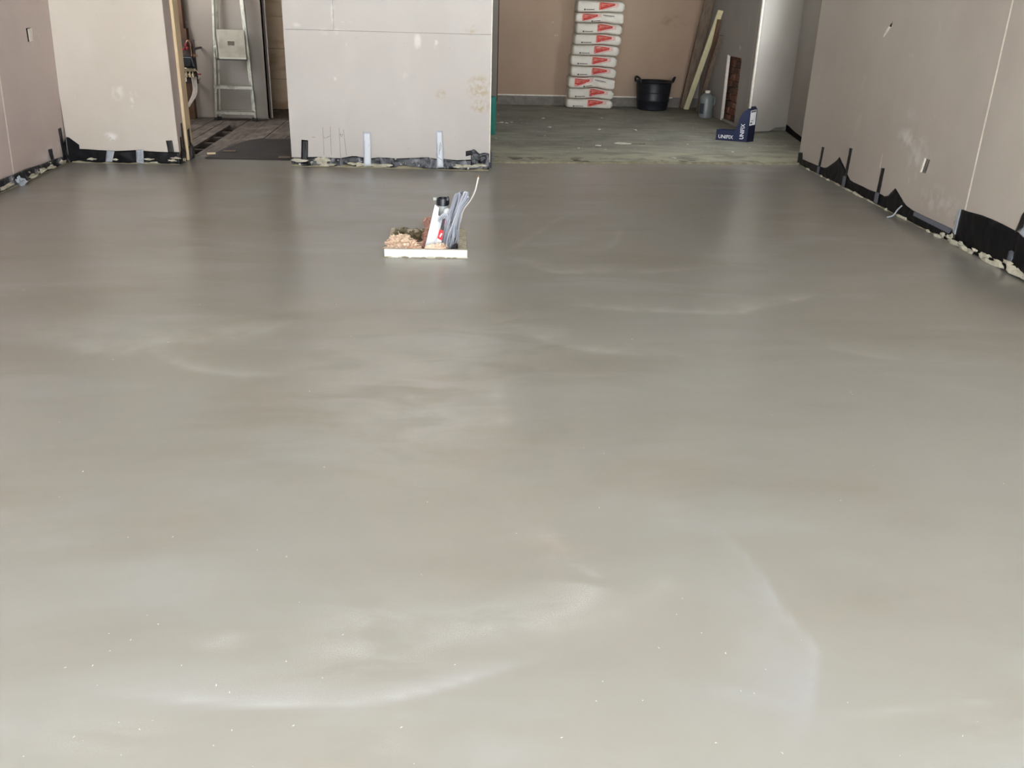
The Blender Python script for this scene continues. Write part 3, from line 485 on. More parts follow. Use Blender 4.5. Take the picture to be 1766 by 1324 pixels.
tape(FP, [(.764, .182), (.812, .184), (.821, .09), (.773, .09)], TAPEB, 'slanted black tape strip near the cream wall corner by the doorway', seed=8, group=None)
# doorway jamb
FJ = Frame((-2.183, 7.50), (-2.183, 8.2), 0, 1); FJ2 = Frame((-2.161, 7.50), (-2.161, 8.2), 0, 1)
m_j = tag(strip('damp_proof_membrane', FJ, [(.03, .07), (.1, .12), (.2, .10)], -.004, DPM, d0=.004, wr=.006, seed=9, step=.015), 'crumpled black polythene wrapped round the doorway jamb below the timber stud', 'membrane')
splash(FJ, [(.07, .03), (.12, .02)], m_j, (.012, .004, .014)); strip('stud_wrap', FJ2, [(.22, .11), (.3, .13), (.36, .09)], -.004, DPMD, m_j, d0=.004, wr=.008, seed=10, step=.015)
tape(FJ, [(.09, .203), (.125, .2), (.11, .02), (.05, .02)], TAPEB, 'short black tape on the grey doorway jamb', seed=10, group=None)
tape(FJ, [(.15, .30), (.19, .30), (.205, .05), (.13, .09)], TAPEB, 'longest black tape on the doorway jamb beside the timber stud', seed=11, d=.004, group=None)
tape(FJ2, [(.24, .235), (.30, .245), (.29, .10), (.23, .12)], TAPEB, 'black tape on the side of the timber stud', seed=12, d=.004, group=None)
# middle pier
m_m = tag(strip('damp_proof_membrane', FC, MC, .002, DPMD, d0=.004, wr=.016, seed=13), 'wrinkled black polythene upstand along the middle wall between the two openings', 'membrane')
crust(FC, 0, 1.585, m_m, 31, .02, .034); splash(FC, [(u, z + .012) for u, z in BC], m_m, (.05, .012, .012)); splash(FC, [(.22, .05), (.26, .052)], m_m, (.03, .008, .022))
def silver(s, t):
    u = 1.44 + .146 * s; z = .03 + (.125 - .02 * s + .02 * math.sin(s * 9) * (1 - s)) * t + 0.0; return FC(u, z, .010 + .012 * abs(n3((u, z, 0), 22, 41)) + .006 * abs(n3((u, z, 0), 60, 42)))
MB().grid(silver, 16, 14).build('crumpled_patch', DPMD, m_m, solid=.001)
MB().grid(lambda s, t: FC(1.399 + .062 * s, .112 + .014 * s + (.04 - .004 * s) * t, .008 + .012 * (1 - s) + .006 * abs(n3((s, t, 0), 3, 5))), 6, 5).build('torn_tab', DPM, m_m, solid=.001)
MB().plate(FC, [(1.588, .02), (1.606, .02), (1.61, .13), (1.602, .165), (1.59, .15)], (), -.03, .0).build('side_flap', DPM, m_m)
tape(FC, [(.087, .205), (.139, .203), (.128, .02), (.075, .02)], DPM, 'glossy black tape strip at the left end of the middle wall', d=.02, seed=14, group=None)
tape(FC, [(.577, .279), (.641, .28), (.637, .014), (.58, .012)], TAPEW, 'pale bluish tape strip low on the middle wall, nearer the doorway', d=.02, seed=15, group=None)
tape(FC, [(1.16, .305), (1.211, .304), (1.221, .02), (1.166, .016)], TAPEW, 'pale bluish tape strip with dark crease low on the middle wall, nearer its right edge', d=.02, seed=16, group=None)
cr = MB()
for pts in ([(1.196, .215), (1.187, .18), (1.184, .12)], [(1.2, .2), (1.196, .165), (1.19, .15)], [(1.165, .13), (1.172, .10), (1.19, .09), (1.21, .075)]): cr.tube([FC(u, z, .014 + .05 * max(0, .14 - z)) for u, z in pts], .0016, 6)
tc = [o for o in bpy.data.objects if o.name.startswith('tape_strip') and 'dark crease' in o.get('label', '')][0]; cr.build('crease', TAPED, tc)
# right wall
m_r = tag(strip('damp_proof_membrane', FR, MR1, -.004, DPM, d0=.003, wr=.008, seed=17), 'long black polythene upstand with two peaked flaps along the right wall', 'membrane')
splash(FR, BRP[:13], m_r, (.036, .008, .010)); crust(FR, 5.36, 8.08, m_r, 41, .006, .02)
m_r2 = tag(strip('damp_proof_membrane', FR, [(5.316, .213), (5.30, .216), (5.244, .218), (5.082, .231), (4.924, .233), (4.855, .231), (4.741, .225), (4.70, .222)], .004, DPM, d0=.004, wr=.008, seed=18), 'tall black polythene sheet below the white joint on the right wall', 'membrane')
splash(FR, BRP[13:], m_r2, (.05, .008, .014)); splash(FR, [(5.36, .03), (5.34, .045), (5.22, .03), (5.06, .03), (4.93, .035), (4.82, .03)], m_r2, (.028, .007, .010))
m_r3 = tag(strip('damp_proof_membrane', FR, [(-1.2, .2), (4.2, .2), (4.55, .205), (4.66, .213), (4.697, .222)], .004, DPM, d0=.008, wr=.008, seed=19), 'nearest black polythene sheet on the right wall at the picture edge', 'membrane')
splash(FR, [(4.62, .03), (4.52, .025), (4.4, .02)], m_r3, (.06, .016, .02))
MB().plate(FR, [(5.855, .078), (5.362, .083), (5.385, .05), (5.857, .052)], (), .006, .014).build('grey_flashing', TAPED, m_r)
MB().plate(FR, [(5.34, .2), (5.318, .213), (5.318, .06), (5.345, .07)], (), .002, .01).build('folded_edge', TAPEG, m_r2)
for i, (q, lab) in enumerate([([(7.617, .225), (7.566, .229), (7.573, .0), (7.616, -.002)], 'farthest of the three dark tape strips on the right wall'), ([(7.065, .302), (7.015, .306), (7.018, -.002), (7.073, -.004)], 'tallest of the three dark tape strips on the right wall, beside a peaked black flap'), ([(6.468, .256), (6.416, .262), (6.41, .012), (6.469, .012)], 'nearest of the three narrow dark tape strips on the right wall')]):
    o = tape(FR, q, TAPEB, lab, seed=20 + i, group=None)
    b = [(q[3][0] + (q[0][0] - q[3][0]) * .3, q[3][1] + (q[0][1] - q[3][1]) * .3), (q[2][0] + (q[1][0] - q[2][0]) * .3, q[2][1] + (q[1][1] - q[2][1]) * .3)]
    MB().plate(FR, [b[0], b[1], q[2], q[3]], (), .011, .013).build('dusty_end', TAPED, o)
tape(FR, [(4.765, .145), (4.69, .155), (4.695, .06), (4.739, .05)], TAPED, 'dull grey tape tab joining the two big black sheets on the right wall', seed=24, d=.012, group=None)
tape(FR, [(4.724, .312), (4.69, .361), (4.672, .26), (4.735, .215)], TAPEB, 'black tape above the join of the big black sheets at right', seed=25, group=None)
tape(FR, [(4.70, .262), (4.63, .255), (4.63, .205), (4.70, .225)], TAPEG, 'whitish torn scrap between the black sheets at the right picture edge', seed=26, d=.006, group=None)
pk = MB().tube([(2.995, 5.955, .095), (2.985, 5.985, .06), (2.965, 5.99, .02), (2.93, 6.0, .006)], .005, 8, smooth=5).build('plastic_strand', TAPEG); tag(pk, 'thin whitish strand hanging over the membrane edge at the right wall', 'strand')
bx = empty('socket_box', FR(5.86, .377, -.01)); tag(bx, 'small black back box set in the right wall above the strand', 'socket box')
def loc(o): o.location = -Vector(o.parent.location); return o
BLK = simple('black_plastic', (26, 26, 30), .4, .5); GALV = simple('galvanised_steel', (92, 94, 92), .45, .5, .6)
loc(MB().plate(FR, sock, (), -.036, -.030).build('back_plate', BLK, bx)); loc(MB().plate(FR, [(5.825, .405), (5.818, .418), (5.845, .418), (5.872, .345), (5.85, .345)], (), -.03, -.012).build('grey_flap', GALV, bx)); loc(MB().plate(FR, [(5.912, .325), (5.888, .425), (5.876, .425), (5.898, .33)], (), -.008, .002).build('white_rim', EDGE, bx))
# ------------------------------------------------------------------ services duct left open in the middle of the screed
WHITEB = Mat('white_painted_board', (224, 222, 212), .55, .35); WHITEB.mix(WHITEB.math('MULTIPLY', WHITEB.noise(14, 5, .55, .7, stretch=(.6, 1, 2)), .5), (200, 196, 180)); WHITEB.bump(50, .002, .4); WHITEB = WHITEB.done()
SANDB = simple('screed_spattered_board', (206, 198, 178), .9, .15, col2=(168, 158, 136), sc=40, bump=(90, .005, .8))
RUB = simple('dark_rubble', (146, 134, 108), .95, .1, col2=(104, 94, 74), sc=40, bump=(90, .006, .8))
X0, X1, Y0, Y1 = -.38, .069, 4.855, 5.43
bx_ = empty('formwork_box', ((X0 + X1) / 2, (Y0 + Y1) / 2, 0)); tag(bx_, 'low square formwork box with a white front board set in the wet floor', 'box')
def lbox(name, a, b, mat, par, bevel=.002, jit=0.0):
    m = MB().box(a, b); l = par.location
    m.v = [(x - l[0] + R.uniform(-jit, jit), y - l[1] + R.uniform(-jit, jit), z - l[2]) for x, y, z in m.v]; return m.build(name, mat, par, smooth=False, bevel=bevel)
lbox('front_board', (X0, Y0, -.01), (X1, Y0 + .022, .046), WHITEB, bx_); lbox('side_board', (X1 - .05, Y0 + .023, -.01), (X1 - .002, Y1, .026), SANDB, bx_, .004, .002)
lbox('side_board', (X0 + .002, Y0 + .023, -.01), (X0 + .03, Y1, .024), SANDB, bx_, .004, .002); lbox('back_board', (X0 + .031, Y1 - .025, -.01), (X1 - .051, Y1, .018), SANDB, bx_, .004, .002)
lbox('base', (X0 + .031, Y0 + .023, -.008), (X1 - .051, Y1 - .026, .003), RUB, bx_)
rb = MB()
for i in range(150):
    x = R.uniform(X0 + .03, X1 - .06); y = R.uniform(Y0 + .03, Y1 - .03)
    if R.random() < .5: x = R.uniform(X0 + .02, X0 + .22); y = R.uniform(Y1 - .22, Y1 + .02)
    s_ = R.uniform(.004, .014); rb.clump((x - bx_.location.x, y - bx_.location.y, .004 + s_ * .6 + (R.random() < .3) * .012), (s_, s_, s_ * .8), i, 1, .6)
tag(rb.build('rubble', RUB, bx_, smooth=False), kind='stuff')
rb = MB()
for i in range(26): s_ = R.uniform(.003, .008); rb.clump((X1 - R.uniform(.005, .048) - bx_.location.x, R.uniform(Y0 + .1, Y1 - .05) - bx_.location.y, .028 + s_ * .3), (s_, s_ * 1.2, s_ * .6), i, 1, .5)
tag(rb.build('dried_splash', SPLASH, bx_, smooth=False), kind='stuff')
for i in range(14):
    s_ = R.uniform(.004, .012); MB().clump((R.uniform(X0, X1) - bx_.location.x, Y0 - .004 - bx_.location.y, .002), (s_ * 3, .006, s_ * .6), i + 50, 1, .5).build('screed_splash', CRUST if i % 3 else SPLASH, bx_)
# pipe with collar
PGREY = simple('grey_pipe_plastic', (170, 176, 174), .4, .5); PBLK = simple('black_collar_plastic', (24, 26, 34), .35, .6)
PX, PY = -.066, 5.11
pp = empty('soil_pipe', (PX, PY, .0)); tag(pp, 'upright grey waste pipe with a ribbed black collar behind the white trunking', 'pipe')
MB().lathe([(.0315, .0), (.0315, .243), (.026, .243), (.026, .0)], n=28).build('pipe', PGREY, pp)
MB().lathe([(.032, .234), (.0345, .236), (.0345, .272), (.033, .275), (.029, .275), (.027, .25), (.0001, .25)], n=28).build('collar', PBLK, pp)
rbb = MB()
for k in range(18):
    a = 2 * math.pi * k / 18; rbb.bar((.0345 * math.cos(a), .0345 * math.sin(a), .241), (.0345 * math.cos(a), .0345 * math.sin(a), .268), .004, .004, up=(math.cos(a), math.sin(a), 0))
rbb.build('grip_rib', PBLK, pp, smooth=False); MB().box((-.055, -.012, .262), (-.036, .004, .277)).build('latch', simple('pale_latch', (176, 184, 176), .5), pp, smooth=False, bevel=.002); MB().box((.020, -.036, .266), (.033, -.026, .284)).build('collar_lug', PBLK, pp, smooth=False, bevel=.002); MB().box((.024, .004, .27), (.033, .012, .282)).build('collar_lug', PBLK, pp, smooth=False, bevel=.002)
WPL = simple('white_plastic', (226, 228, 230), .35, .5, col2=(216, 220, 224))
wpipe = empty('small_pipe', (-.041, 5.055, 0)); tag(wpipe, 'small bright white capped pipe between the black collar and the cables', 'pipe')
MB().lathe([(.019, 0), (.019, .16), (.022, .162), (.023, .2), (.02, .222), (.012, .229), (0.0001, .23)], n=20).build('pipe_body', WPL, wpipe); MB().lathe([(.0235, .16), (.0245, .163), (.0245, .168), (.0235, .17)], n=20).build('rim', WPL, wpipe)
# leaning length of white trunking, a cut channel section
tr = empty('cable_trunking', (-.13, 4.925, .0)); tag(tr, 'white plastic trunking offcut with notched top leaning beside the pink wool', 'trunking')
TQ = [(p[0] + .13, p[2]) for p in TRUNK]; TF = lambda u, z, d: Vector((u, .03 + .10 * z / .25 - d, z + .0))
MB().plate(TF, TQ, (), 0, .003).build('channel_back', WPL, tr)
MB().plate(TF, [TQ[0], (TQ[0][0] + .003, TQ[0][1]), (TQ[1][0] + .003, TQ[1][1] - .004), TQ[1]], (), .003, .02).build('channel_side', WPL, tr)
MB().plate(TF, [(TQ[6][0] - .003, TQ[6][1]), TQ[6], TQ[5], TQ[4], (TQ[4][0] - .004, TQ[4][1])], (), .003, .018).build('channel_side', WPL, tr)
MB().plate(TF, [TQ[2], (TQ[2][0] - .004, TQ[2][1]), (TQ[3][0] - .004, TQ[3][1]), TQ[3]], (), .003, .012).build('channel_lip', WPL, tr)
# cables
CAB = simple('grey_cable_sheath', (182, 186, 196), .4, .4, col2=(168, 172, 184), sc=8); CABD = simple('shaded_grey_cable_sheath', (150, 154, 166), .4, .4, col2=(138, 142, 154), sc=8); CABP = simple('pale_cable_sheath', (226, 220, 214), .45, .4)
cb = empty('cable_bundle', (-.04, 5.03, 0)); tag(cb, 'hank of looped grey electrical cables standing up out of the formwork box', 'cables')
L_ = lambda pts, o: [(p[0] - o.location.x, p[1] - o.location.y, p[2] - o.location.z) for p in pts]
for i, c in enumerate(CABLES):
    MB().tube([(x, y + (i % 3 - 1) * .022, z) for x, y, z in L_(c, cb)], .0043, 8, smooth=5).build('cable', CAB if i % 2 else CABD, cb)
    if i in (0, 3): MB().tube(L_([(x + .009, y + .014, z * (.97 if z > .02 else 1)) for x, y, z in c], cb), .0045, 8, smooth=5).build('cable', CAB, cb)
for k in range(3): MB().tube(L_([(x + .006 * k, y + .009 * k, z - .010 * k) for x, y, z in CABLE_ARCS], cb), .0046, 8, smooth=5).build('cable', CAB, cb)
ce = empty('cable', (.0, 5.09, 0)); tag(ce, 'single pale cable end curving up and away to the right of the hank', 'cable'); MB().tube(L_(CABLE_END, ce), .0044, 8, smooth=6).build('sheath', CABP, ce); MB().tube(L_([CABLE_END[-1], (.1315, 5.09, .404)], ce), .002, 6).build('core', simple('copper', (190, 120, 80), .35, .5, .8), ce)
RED_ = simple('red_label', (222, 34, 44), .45, .4, col2=(206, 28, 38)); 
rl = empty('cable_label', (-.078, 4.95, 0)); tag(rl, 'red and white tag with a black neck hanging on the cables beside the trunking', 'label')
def rp(u, z, d): return Vector((u, -.004 - d, z))
q = [(p[0] + .078, p[2]) for p in RED]; MB().plate(rp, q, (), 0, .004).build('tag_face', RED_, rl); MB().plate(rp, [(.004, .118), (.011, .114), (-.002, .09), (-.006, .1)], (), .004, .0046).build('white_mark', WPL, rl)
MB().plate(rp, [(q[3][0] + .002, q[3][1]), q[2], (q[2][0] - .012, q[2][1] - .032), (q[3][0] - .008, q[3][1] - .03)], (), 0, .0035).build('tag_tail', WPL, rl)
q = [(p[0] + .078, p[2]) for p in BLK_]; MB().plate(rp, q, (), -.004, .004).build('neck', simple('black_neck', (30, 20, 30), .4), rl); MB().plate(rp, [(.018, .196), (.027, .194), (.022, .165), (.012, .175)], (), -.004, .003).build('neck_edge', simple('magenta_edge', (150, 40, 80), .5), rl)
# insulation wool
def wool(name, col, col2):
    m = Mat(name, col, .95, .1); m.mix(m.math('MULTIPLY', m.noise(26, 6, .4, .65, dist=1.5), .7), col2); m.bump(60, .012, 1.0, 6); m.b.inputs['Subsurface Weight'].default_value = 0.0; return m.done()
W1 = wool('cream_pink_wool', (240, 218, 194), (214, 172, 146)); W2 = wool('brown_pink_wool', (196, 154, 138), (140, 100, 88))
def wad(loc_, lumps, mat, label, seed, nf):
    o = empty('insulation_wool', loc_); tag(o, label, 'insulation')
    m = MB()
    for i, (c, s) in enumerate(lumps): m.clump(c, s, seed + i, 4, .55)
    m.build('wad', mat, o); f = MB()
    for i in range(nf):
        c, s = R.choice(lumps); a = R.uniform(0, 6.28); b = R.uniform(-.3, 1.2); p = Vector((c[0] + s[0] * math.cos(a) * math.cos(b) * .95, c[1] + s[1] * math.sin(a) * math.cos(b) * .95, max(.004, c[2] + s[2] * math.sin(b) * .95)))
        g = Vector((math.cos(a), math.sin(a), R.uniform(-.4, .9))) * R.uniform(.008, .02); h = Vector((R.uniform(-1, 1), R.uniform(-1, 1), R.uniform(-1, .6))) * .012
        q = [p - g * .6, p, p + g + h, p + g * 1.3 + h * 2]; q = [(x, y, max(z, .003)) for x, y, z in q]; f.tube(q, [.003, .0025, .0018, .0008], 5, smooth=3)
    tag(f.build('loose_fibres', mat, o), kind='stuff'); return o
wad((-.29, 4.97, .004), [((-.03, .03, .035), (.055, .06, .035)), ((.035, -.02, .035), (.05, .05, .04)), ((-.05, -.04, .022), (.03, .035, .022)), ((.0, .05, .05), (.05, .04, .03)), ((.075, -.045, .018), (.035, .03, .02))], W1, 'cream pink wad of insulation wool filling the left of the formwork box', 3, 40)
wad((-.165, 5.13, .004), [((.02, -.04, .04), (.035, .04, .042)), ((.03, .0, .085), (.03, .03, .035)), ((.02, .02, .125), (.028, .026, .026)), ((.0, -.11, .02), (.035, .04, .025))], W2, 'brownish pink wad of insulation wool piled behind the trunking', 23, 46)
wad((-.105, 4.895, .03), [((.0, .0, .012), (.05, .016, .02)), ((.03, .002, .02), (.022, .016, .022))], W1, 'small peach tuft of insulation wool at the foot of the trunking', 43, 10)
hc = empty('pipe_clip', (.012, 5.0, .004)); tag(hc, 'dark loose clip lying below the cables at the right of the box', 'clip'); MB().box((-.03, -.05, 0), (.006, .04, .012)).build('clip_base', PBLK, hc, smooth=False, bevel=.003); MB().tube([(-.02, -.03, .01), (-.02, -.03, .035), (0, .0, .04), (.0, .02, .012)], .004, 6, smooth=4).build('clip_arm', PBLK, hc)

# ------------------------------------------------------------------ stack of ten white sacks
SACK = Mat('white_paper_sack', (226, 220, 208), .6, .35); SACK.mix(SACK.math('MULTIPLY', SACK.noise(14, 5, .45, .7), .5), (204, 196, 184)); SACK.bump(26, .006, .5, 4); SACK = SACK.done()
PRED = simple('red_print', (200, 62, 54), .55, .35, col2=(184, 52, 46)); PPALE = simple('pale_red_print', (236, 160, 136), .55, .3); PBLACK = simple('black_print', (62, 58, 54), .6, .3); PGREYP = simple('grey_print', (150, 144, 136), .6, .3); PPINK = simple('pink_print', (232, 196, 186), .6, .3)
XS = [(1.39, 1.965), (1.413, 1.974), (1.406, 1.971), (1.428, 1.985), (1.421, 1.985), (1.436, 2.001), (1.452, 2.02), (1.465, 2.022), (1.458, 2.026), (1.464, 2.035)]
ZI = [0.0, .110, .232, .366, .494, .623, .744, .868, .992, 1.118, 1.248]
AMP = [0.0, .016, .022, .018, .008, .004, .012, .012, .014, .004, .0]
SLP = [0, .0, -.01, -.016, -.012, -.004, .0, -.004, -.010, .012, .0]
def iface(k, x):                                                # the wavy joint below sack k
    c = .5 * (XS[min(k, 9)][0] + XS[min(k, 9)][1]); return .012 + ZI[k] + AMP[k] * math.exp(-((x - c - .04) / .11) ** 2) + SLP[k] * (x - c) * 2
ORD = ['bottom white cement sack, resting on the floor, of the tall stack', 'second white cement sack from the bottom of the tall stack', 'third sack from the bottom, the lower one with its red print at left', 'fourth white cement sack from the bottom of the tall stack', 'fifth white cement sack from the bottom of the tall stack', 'fifth white cement sack from the top of the tall stack', 'fourth white cement sack from the top of the tall stack', 'third white cement sack from the top of the tall stack', 'second sack from the top, with its red print at left', 'topmost white cement sack of the tall stack']
for i in range(10):
    xl, xr = XS[i]; xc = (xl + xr) / 2; Lx = xr - xl; yc = 11.99 + R.uniform(-.008, .008); D = .36; nexp = 5.5; flip = i in (2, 8); base = Vector((xc, yc, iface(i, xc)))
    def prof(s):
        lo, hi = iface(i, xl + s * Lx), iface(i + 1, xl + s * Lx); a = max(0, 1 - s / .04); b = max(0, (s - .93) / .07)
        if flip: a, b = max(0, 1 - s / .05) * .9, max(0, (s - .96) / .04) * .6
        e = (1 - .30 * a ** 2) * (1 - .5 * b ** 1.3); return (lo + hi) / 2, (hi - lo) / 2 * e * .985, (D / 2) * (1 - .10 * a ** 2 - .22 * b ** 2)
    def pos(s, yy, z, x):
        k = .006 * n3((x, z, i), 9, i) + .003 * n3((x * .6, z * 2, i), 30, i); return Vector((x, yc + yy + (-k if yy < 0 else k) - (x - xc) * .13, z)) - base
    nS, nT = 40, 36; vs = []
    for a in range(nS + 1):
        s = a / nS; s = .5 - .5 * math.cos(math.pi * s) * (1 - .0); mid, hh, dh = prof(s); x = xl + s * Lx
        for t in range(nT):
            an = 2 * math.pi * t / nT; c, q = math.cos(an), math.sin(an); vs.append(pos(s, dh * math.copysign(abs(c) ** (2 / nexp), c), mid + hh * math.copysign(abs(q) ** (2 / nexp), q), x))
    fs = [(a * nT + t, a * nT + (t + 1) % nT, (a + 1) * nT + (t + 1) % nT, (a + 1) * nT + t) for a in range(nS) for t in range(nT)] + [tuple(range(nT - 1, -1, -1)), tuple(range(nS * nT, (nS + 1) * nT))]
    sk = empty('cement_sack', base); tag(sk, ORD[i], 'sack', 'white sacks in the tall stack'); MB().add(vs, fs).build('sack_body', SACK, sk)
    def fr(s, v, off):                                           # a point on the front face, off metres proud of it
        mid, hh, dh = prof(s); v = max(-.97, min(.97, v)); p = pos(s, -dh * (1 - abs(v) ** nexp) ** (1 / nexp), mid + hh * v, xl + s * Lx); p.y -= off; return p
    def patch(name, mat, s0, s1, vb, vt, off=.0022, nu=10, nv=5):
        g = lambda a, b: fr(s0 + (s1 - s0) * a, (vb(a) if callable(vb) else vb) * (1 - b) + (vt(a) if callable(vt) else vt) * b, off)
        return MB().grid(g, nu, nv).build(name, mat, sk)
    s0 = .13 if flip else .46
    patch('pink_ground', PPINK, s0 - .02, s0 + .40, lambda a: -.86 + .95 * a, .92, .0014)
    patch('red_print', PRED, s0, s0 + .32, lambda a: -.62 + .86 * a ** 1.1, lambda a: .78 - .18 * a, .0022)
    for q, (v0, l) in enumerate(((.36, .25), (.08, .22))): patch('pale_lettering', PPALE, s0 + .035, s0 + .035 + l * (1 - .2 * q), lambda a, v0=v0, q=q: v0 - .04 + (.12 + .1 * q) * a, lambda a, v0=v0: v0 + .12 - .02 * a + .02 * math.sin(a * 40), .003, 16, 2)
    patch('red_frame', PPALE, s0 + .012, s0 + .02, -.5, .7, .003, 1, 4); patch('red_top_band', PRED, s0 - .05 + (.0 if flip else 0), s0 + .30, .93, .985, .0012, 8, 2)
    l0 = s0 + .19 if flip else .14; v0 = -.62 if flip else -.5
    MB().grid(lambda a, b: fr(l0 + .018 * math.cos(6.283 * a) * b * 1.0 + .018, v0 + .15 * math.sin(6.283 * a) * b, .0024), 12, 2).build('logo_mark', PBLACK, sk)
    patch('logo_lettering', PBLACK, l0 + .045, l0 + (.19 if flip else .22), v0 - .05, lambda a: v0 + .07 + .04 * math.sin(a * 55), .0024, 24, 1)
    if flip:
        patch('grey_lettering', PGREYP, .56, .80, lambda a: .35 - .1 * a, lambda a: .55 - .1 * a + .04 * math.sin(a * 60), .0022, 24, 1); patch('grey_lettering', PGREYP, .6, .74, .16, lambda a: .24 + .04 * math.sin(a * 50), .0022, 18, 1)

# ------------------------------------------------------------------ black flexible tub
TUBM = simple('black_rubber', (24, 25, 32), .42, .45, col2=(30, 32, 40), sc=4)
tb = empty('rubber_tub', (2.487, 11.905, .012)); tag(tb, 'black two handled rubber tub against the brown back wall', 'tub')
MB().lathe([(.0001, .0), (.17, .0), (.188, .012), (.198, .10), (.205, .11), (.206, .13), (.203, .14), (.222, .325), (.236, .330), (.240, .338), (.236, .345), (.226, .345), (.215, .33), (.192, .12), (.18, .02), (.0001, .018)], n=40).build('tub_body', TUBM, tb)
MB().lathe([(.2085, .205), (.2115, .208), (.2125, .214), (.2105, .217)], n=40).build('rib', TUBM, tb)
for s in (-1, 1):
    c, q = math.cos(-.25), math.sin(-.25); pts = []
    for k in range(9):
        a = math.pi * k / 8; t = .068 * math.cos(a); h = .062 * math.sin(a); o_ = .236 + .018 * math.sin(a); an = (0 if s > 0 else math.pi) + t / .236 - .35 * s; pts.append((o_ * math.cos(an), o_ * math.sin(an), .335 + h))
    MB().tube(pts, .013, 10, smooth=3).build('handle', TUBM, tb)

# ------------------------------------------------------------------ aluminium step ladder folded against the wall
ALU = Mat('dull_aluminium', (186, 182, 168), .38, .5, .55); ALU.mix(ALU.math('MULTIPLY', ALU.noise(14, 5, .45, .7), .7), (120, 116, 104)); ALU.mix(ALU.math('MULTIPLY', ALU.noise(36, 4, .66, .72), .8), (230, 228, 220)); ALU = ALU.done()
ALUT = Mat('ribbed_tread', (158, 152, 138), .5, .4, .3); ALUT.mix(ALUT.math('MULTIPLY', ALUT.noise(10, 5, .45, .7), .6), (128, 120, 106)); ALUT = ALUT.done()
lad = empty('step_ladder', (-2.31, 10.13, .003)); tag(lad, 'aluminium step ladder folded flat against the dim wall inside the doorway', 'ladder')
def lean(x, z, y=0): return (x, y + .085 * z / 1.9, z)
H_ = 1.75; xl = lambda z: -.202 + .058 * z; xr = lambda z: .208 - .040 * z
xr = lambda z: .208 - .041 * z
for f in (xl, xr): MB().bar(lean(f(.02), .02), lean(f(H_), H_), .022, .045, up=(0, 1, 0)).build('stile', ALU, lad, smooth=False, bevel=.003)
for f, k in ((xl, .028), (xr, -.028)): MB().bar(lean(f(.02) + k, .02, .045), lean(f(1.5) + k, 1.5, .03), .018, .02, up=(0, 1, 0)).build('rear_leg', ALU, lad, smooth=False, bevel=.003)
for z in (.095, .352, 1.29, 1.50):
    m = MB().box((xl(z) - .008, -.035, z - .034), (xr(z) + .008, -.028, z + .002)).box((xl(z) - .004, -.035, z - .004), (xr(z) + .004, .045, z + .002)); o = m.build('tread', ALU, lad, smooth=False, bevel=.001)
    g = MB()
    for k in range(7): g.box((xl(z) + .012, -.026 + k * .010, z + .002), (xr(z) - .012, -.021 + k * .010, z + .004))
    g.build('tread_ribs', ALUT, o, smooth=False)
PLAT = Mat('ribbed_platform', (166, 158, 142), .5, .4, .25); PLAT.mix(PLAT.math('MULTIPLY', PLAT.noise(8, 5, .42, .68), .6), (136, 126, 110)); PLAT = PLAT.done()
pl = MB().box((-.118, -.045, .612), (.158, -.035, .895)); pl.v = [(x + (.012 if z < .7 else -.0), y + (z - .61) * .14, z) for x, y, z in pl.v]; pl = pl.build('platform', PLAT, lad, smooth=False, bevel=.003)
g = MB()
for k in range(22): z = .625 + k * .012; g.box((-.10, -.0485 + (z - .61) * .14, z), (.148, -.0445 + (z - .61) * .14, z + .006))
g.build('platform_ribs', PLAT, pl, smooth=False); MB().box((-.104, -.052, .612), (.17, -.044, .632)).build('platform_lip', ALU, pl, smooth=False, bevel=.002)
MB().box((-.01, -.030, .745), (.02, -.027, .785)).box((.024, -.030, .745), (.056, -.027, .785)).build('sticker', simple('brown_sticker', (92, 78, 66), .6), pl, smooth=False)
MB().tube([(-.135, -.03, .62), (-.135, .0, .64), (-.15, .04, .9)], .007, 8).build('strut', ALU, lad); MB().tube([(-.13, -.045, .612), (.172, -.045, .612)], .008, 8).build('platform_hinge', simple('dark_steel', (60, 56, 50), .5, .5, .5), lad)
MB().bar(lean(xl(H_), H_), lean(xr(H_), H_), .03, .05, up=(0, 1, 0)).build('top_rail', ALU, lad, smooth=False, bevel=.004)
for f, k, y in ((xl, 0, 0), (xr, 0, 0), (xl, .028, .045), (xr, -.028, .045)): MB().box((f(0) + k - .016, y - .026, 0), (f(0) + k + .016, y + .014, .03)).build('rubber_foot', BLK, lad, smooth=False, bevel=.004)

# ------------------------------------------------------------------ heating manifold in the left room
mf = empty('heating_manifold', (-2.68, 9.95, .4)); tag(mf, 'heating manifold with black pump, red valves and pale pipes beside the timber stud', 'manifold')
ML_ = lambda pts: [(p[0] + 2.68, p[1] - 9.95, p[2] - .4) for p in pts]
REDV = simple('red_valve', (132, 24, 32), .4, .5); BRASS = simple('nickel_brass', (176, 160, 132), .35, .5, .7); PPW = simple('pale_heating_pipe', (222, 208, 194), .45, .4); COP = simple('dull_copper', (150, 106, 78), .4, .5, .6)
m = MB().box((-.05, -.06, .14), (.052, .04, .245)); m.v = [(x + (z - .19) * -.18, y, z) for x, y, z in m.v]; m.build('pump', BLK, mf, smooth=False, bevel=.012)
MB().tube([(.0, -.06, .19), (.0, -.085, .19)], .036, 16).build('pump_head', BLK, mf)
for p in M_PIPES: MB().tube(ML_(p), .0085, 8, smooth=5).build('pipe', PPW, mf)
MB().tube(ML_(M_LOOP), .007, 8, smooth=5).build('copper_loop', COP, mf)
for (x, z) in ((-.012, .34), (-.035, .30), (.0, .31)): MB().lathe([(.0001, 0), (.015, 0), (.017, .01), (.014, .026), (.0001, .026)], (x, -.03, z), 12).build('valve_cap', REDV, mf)
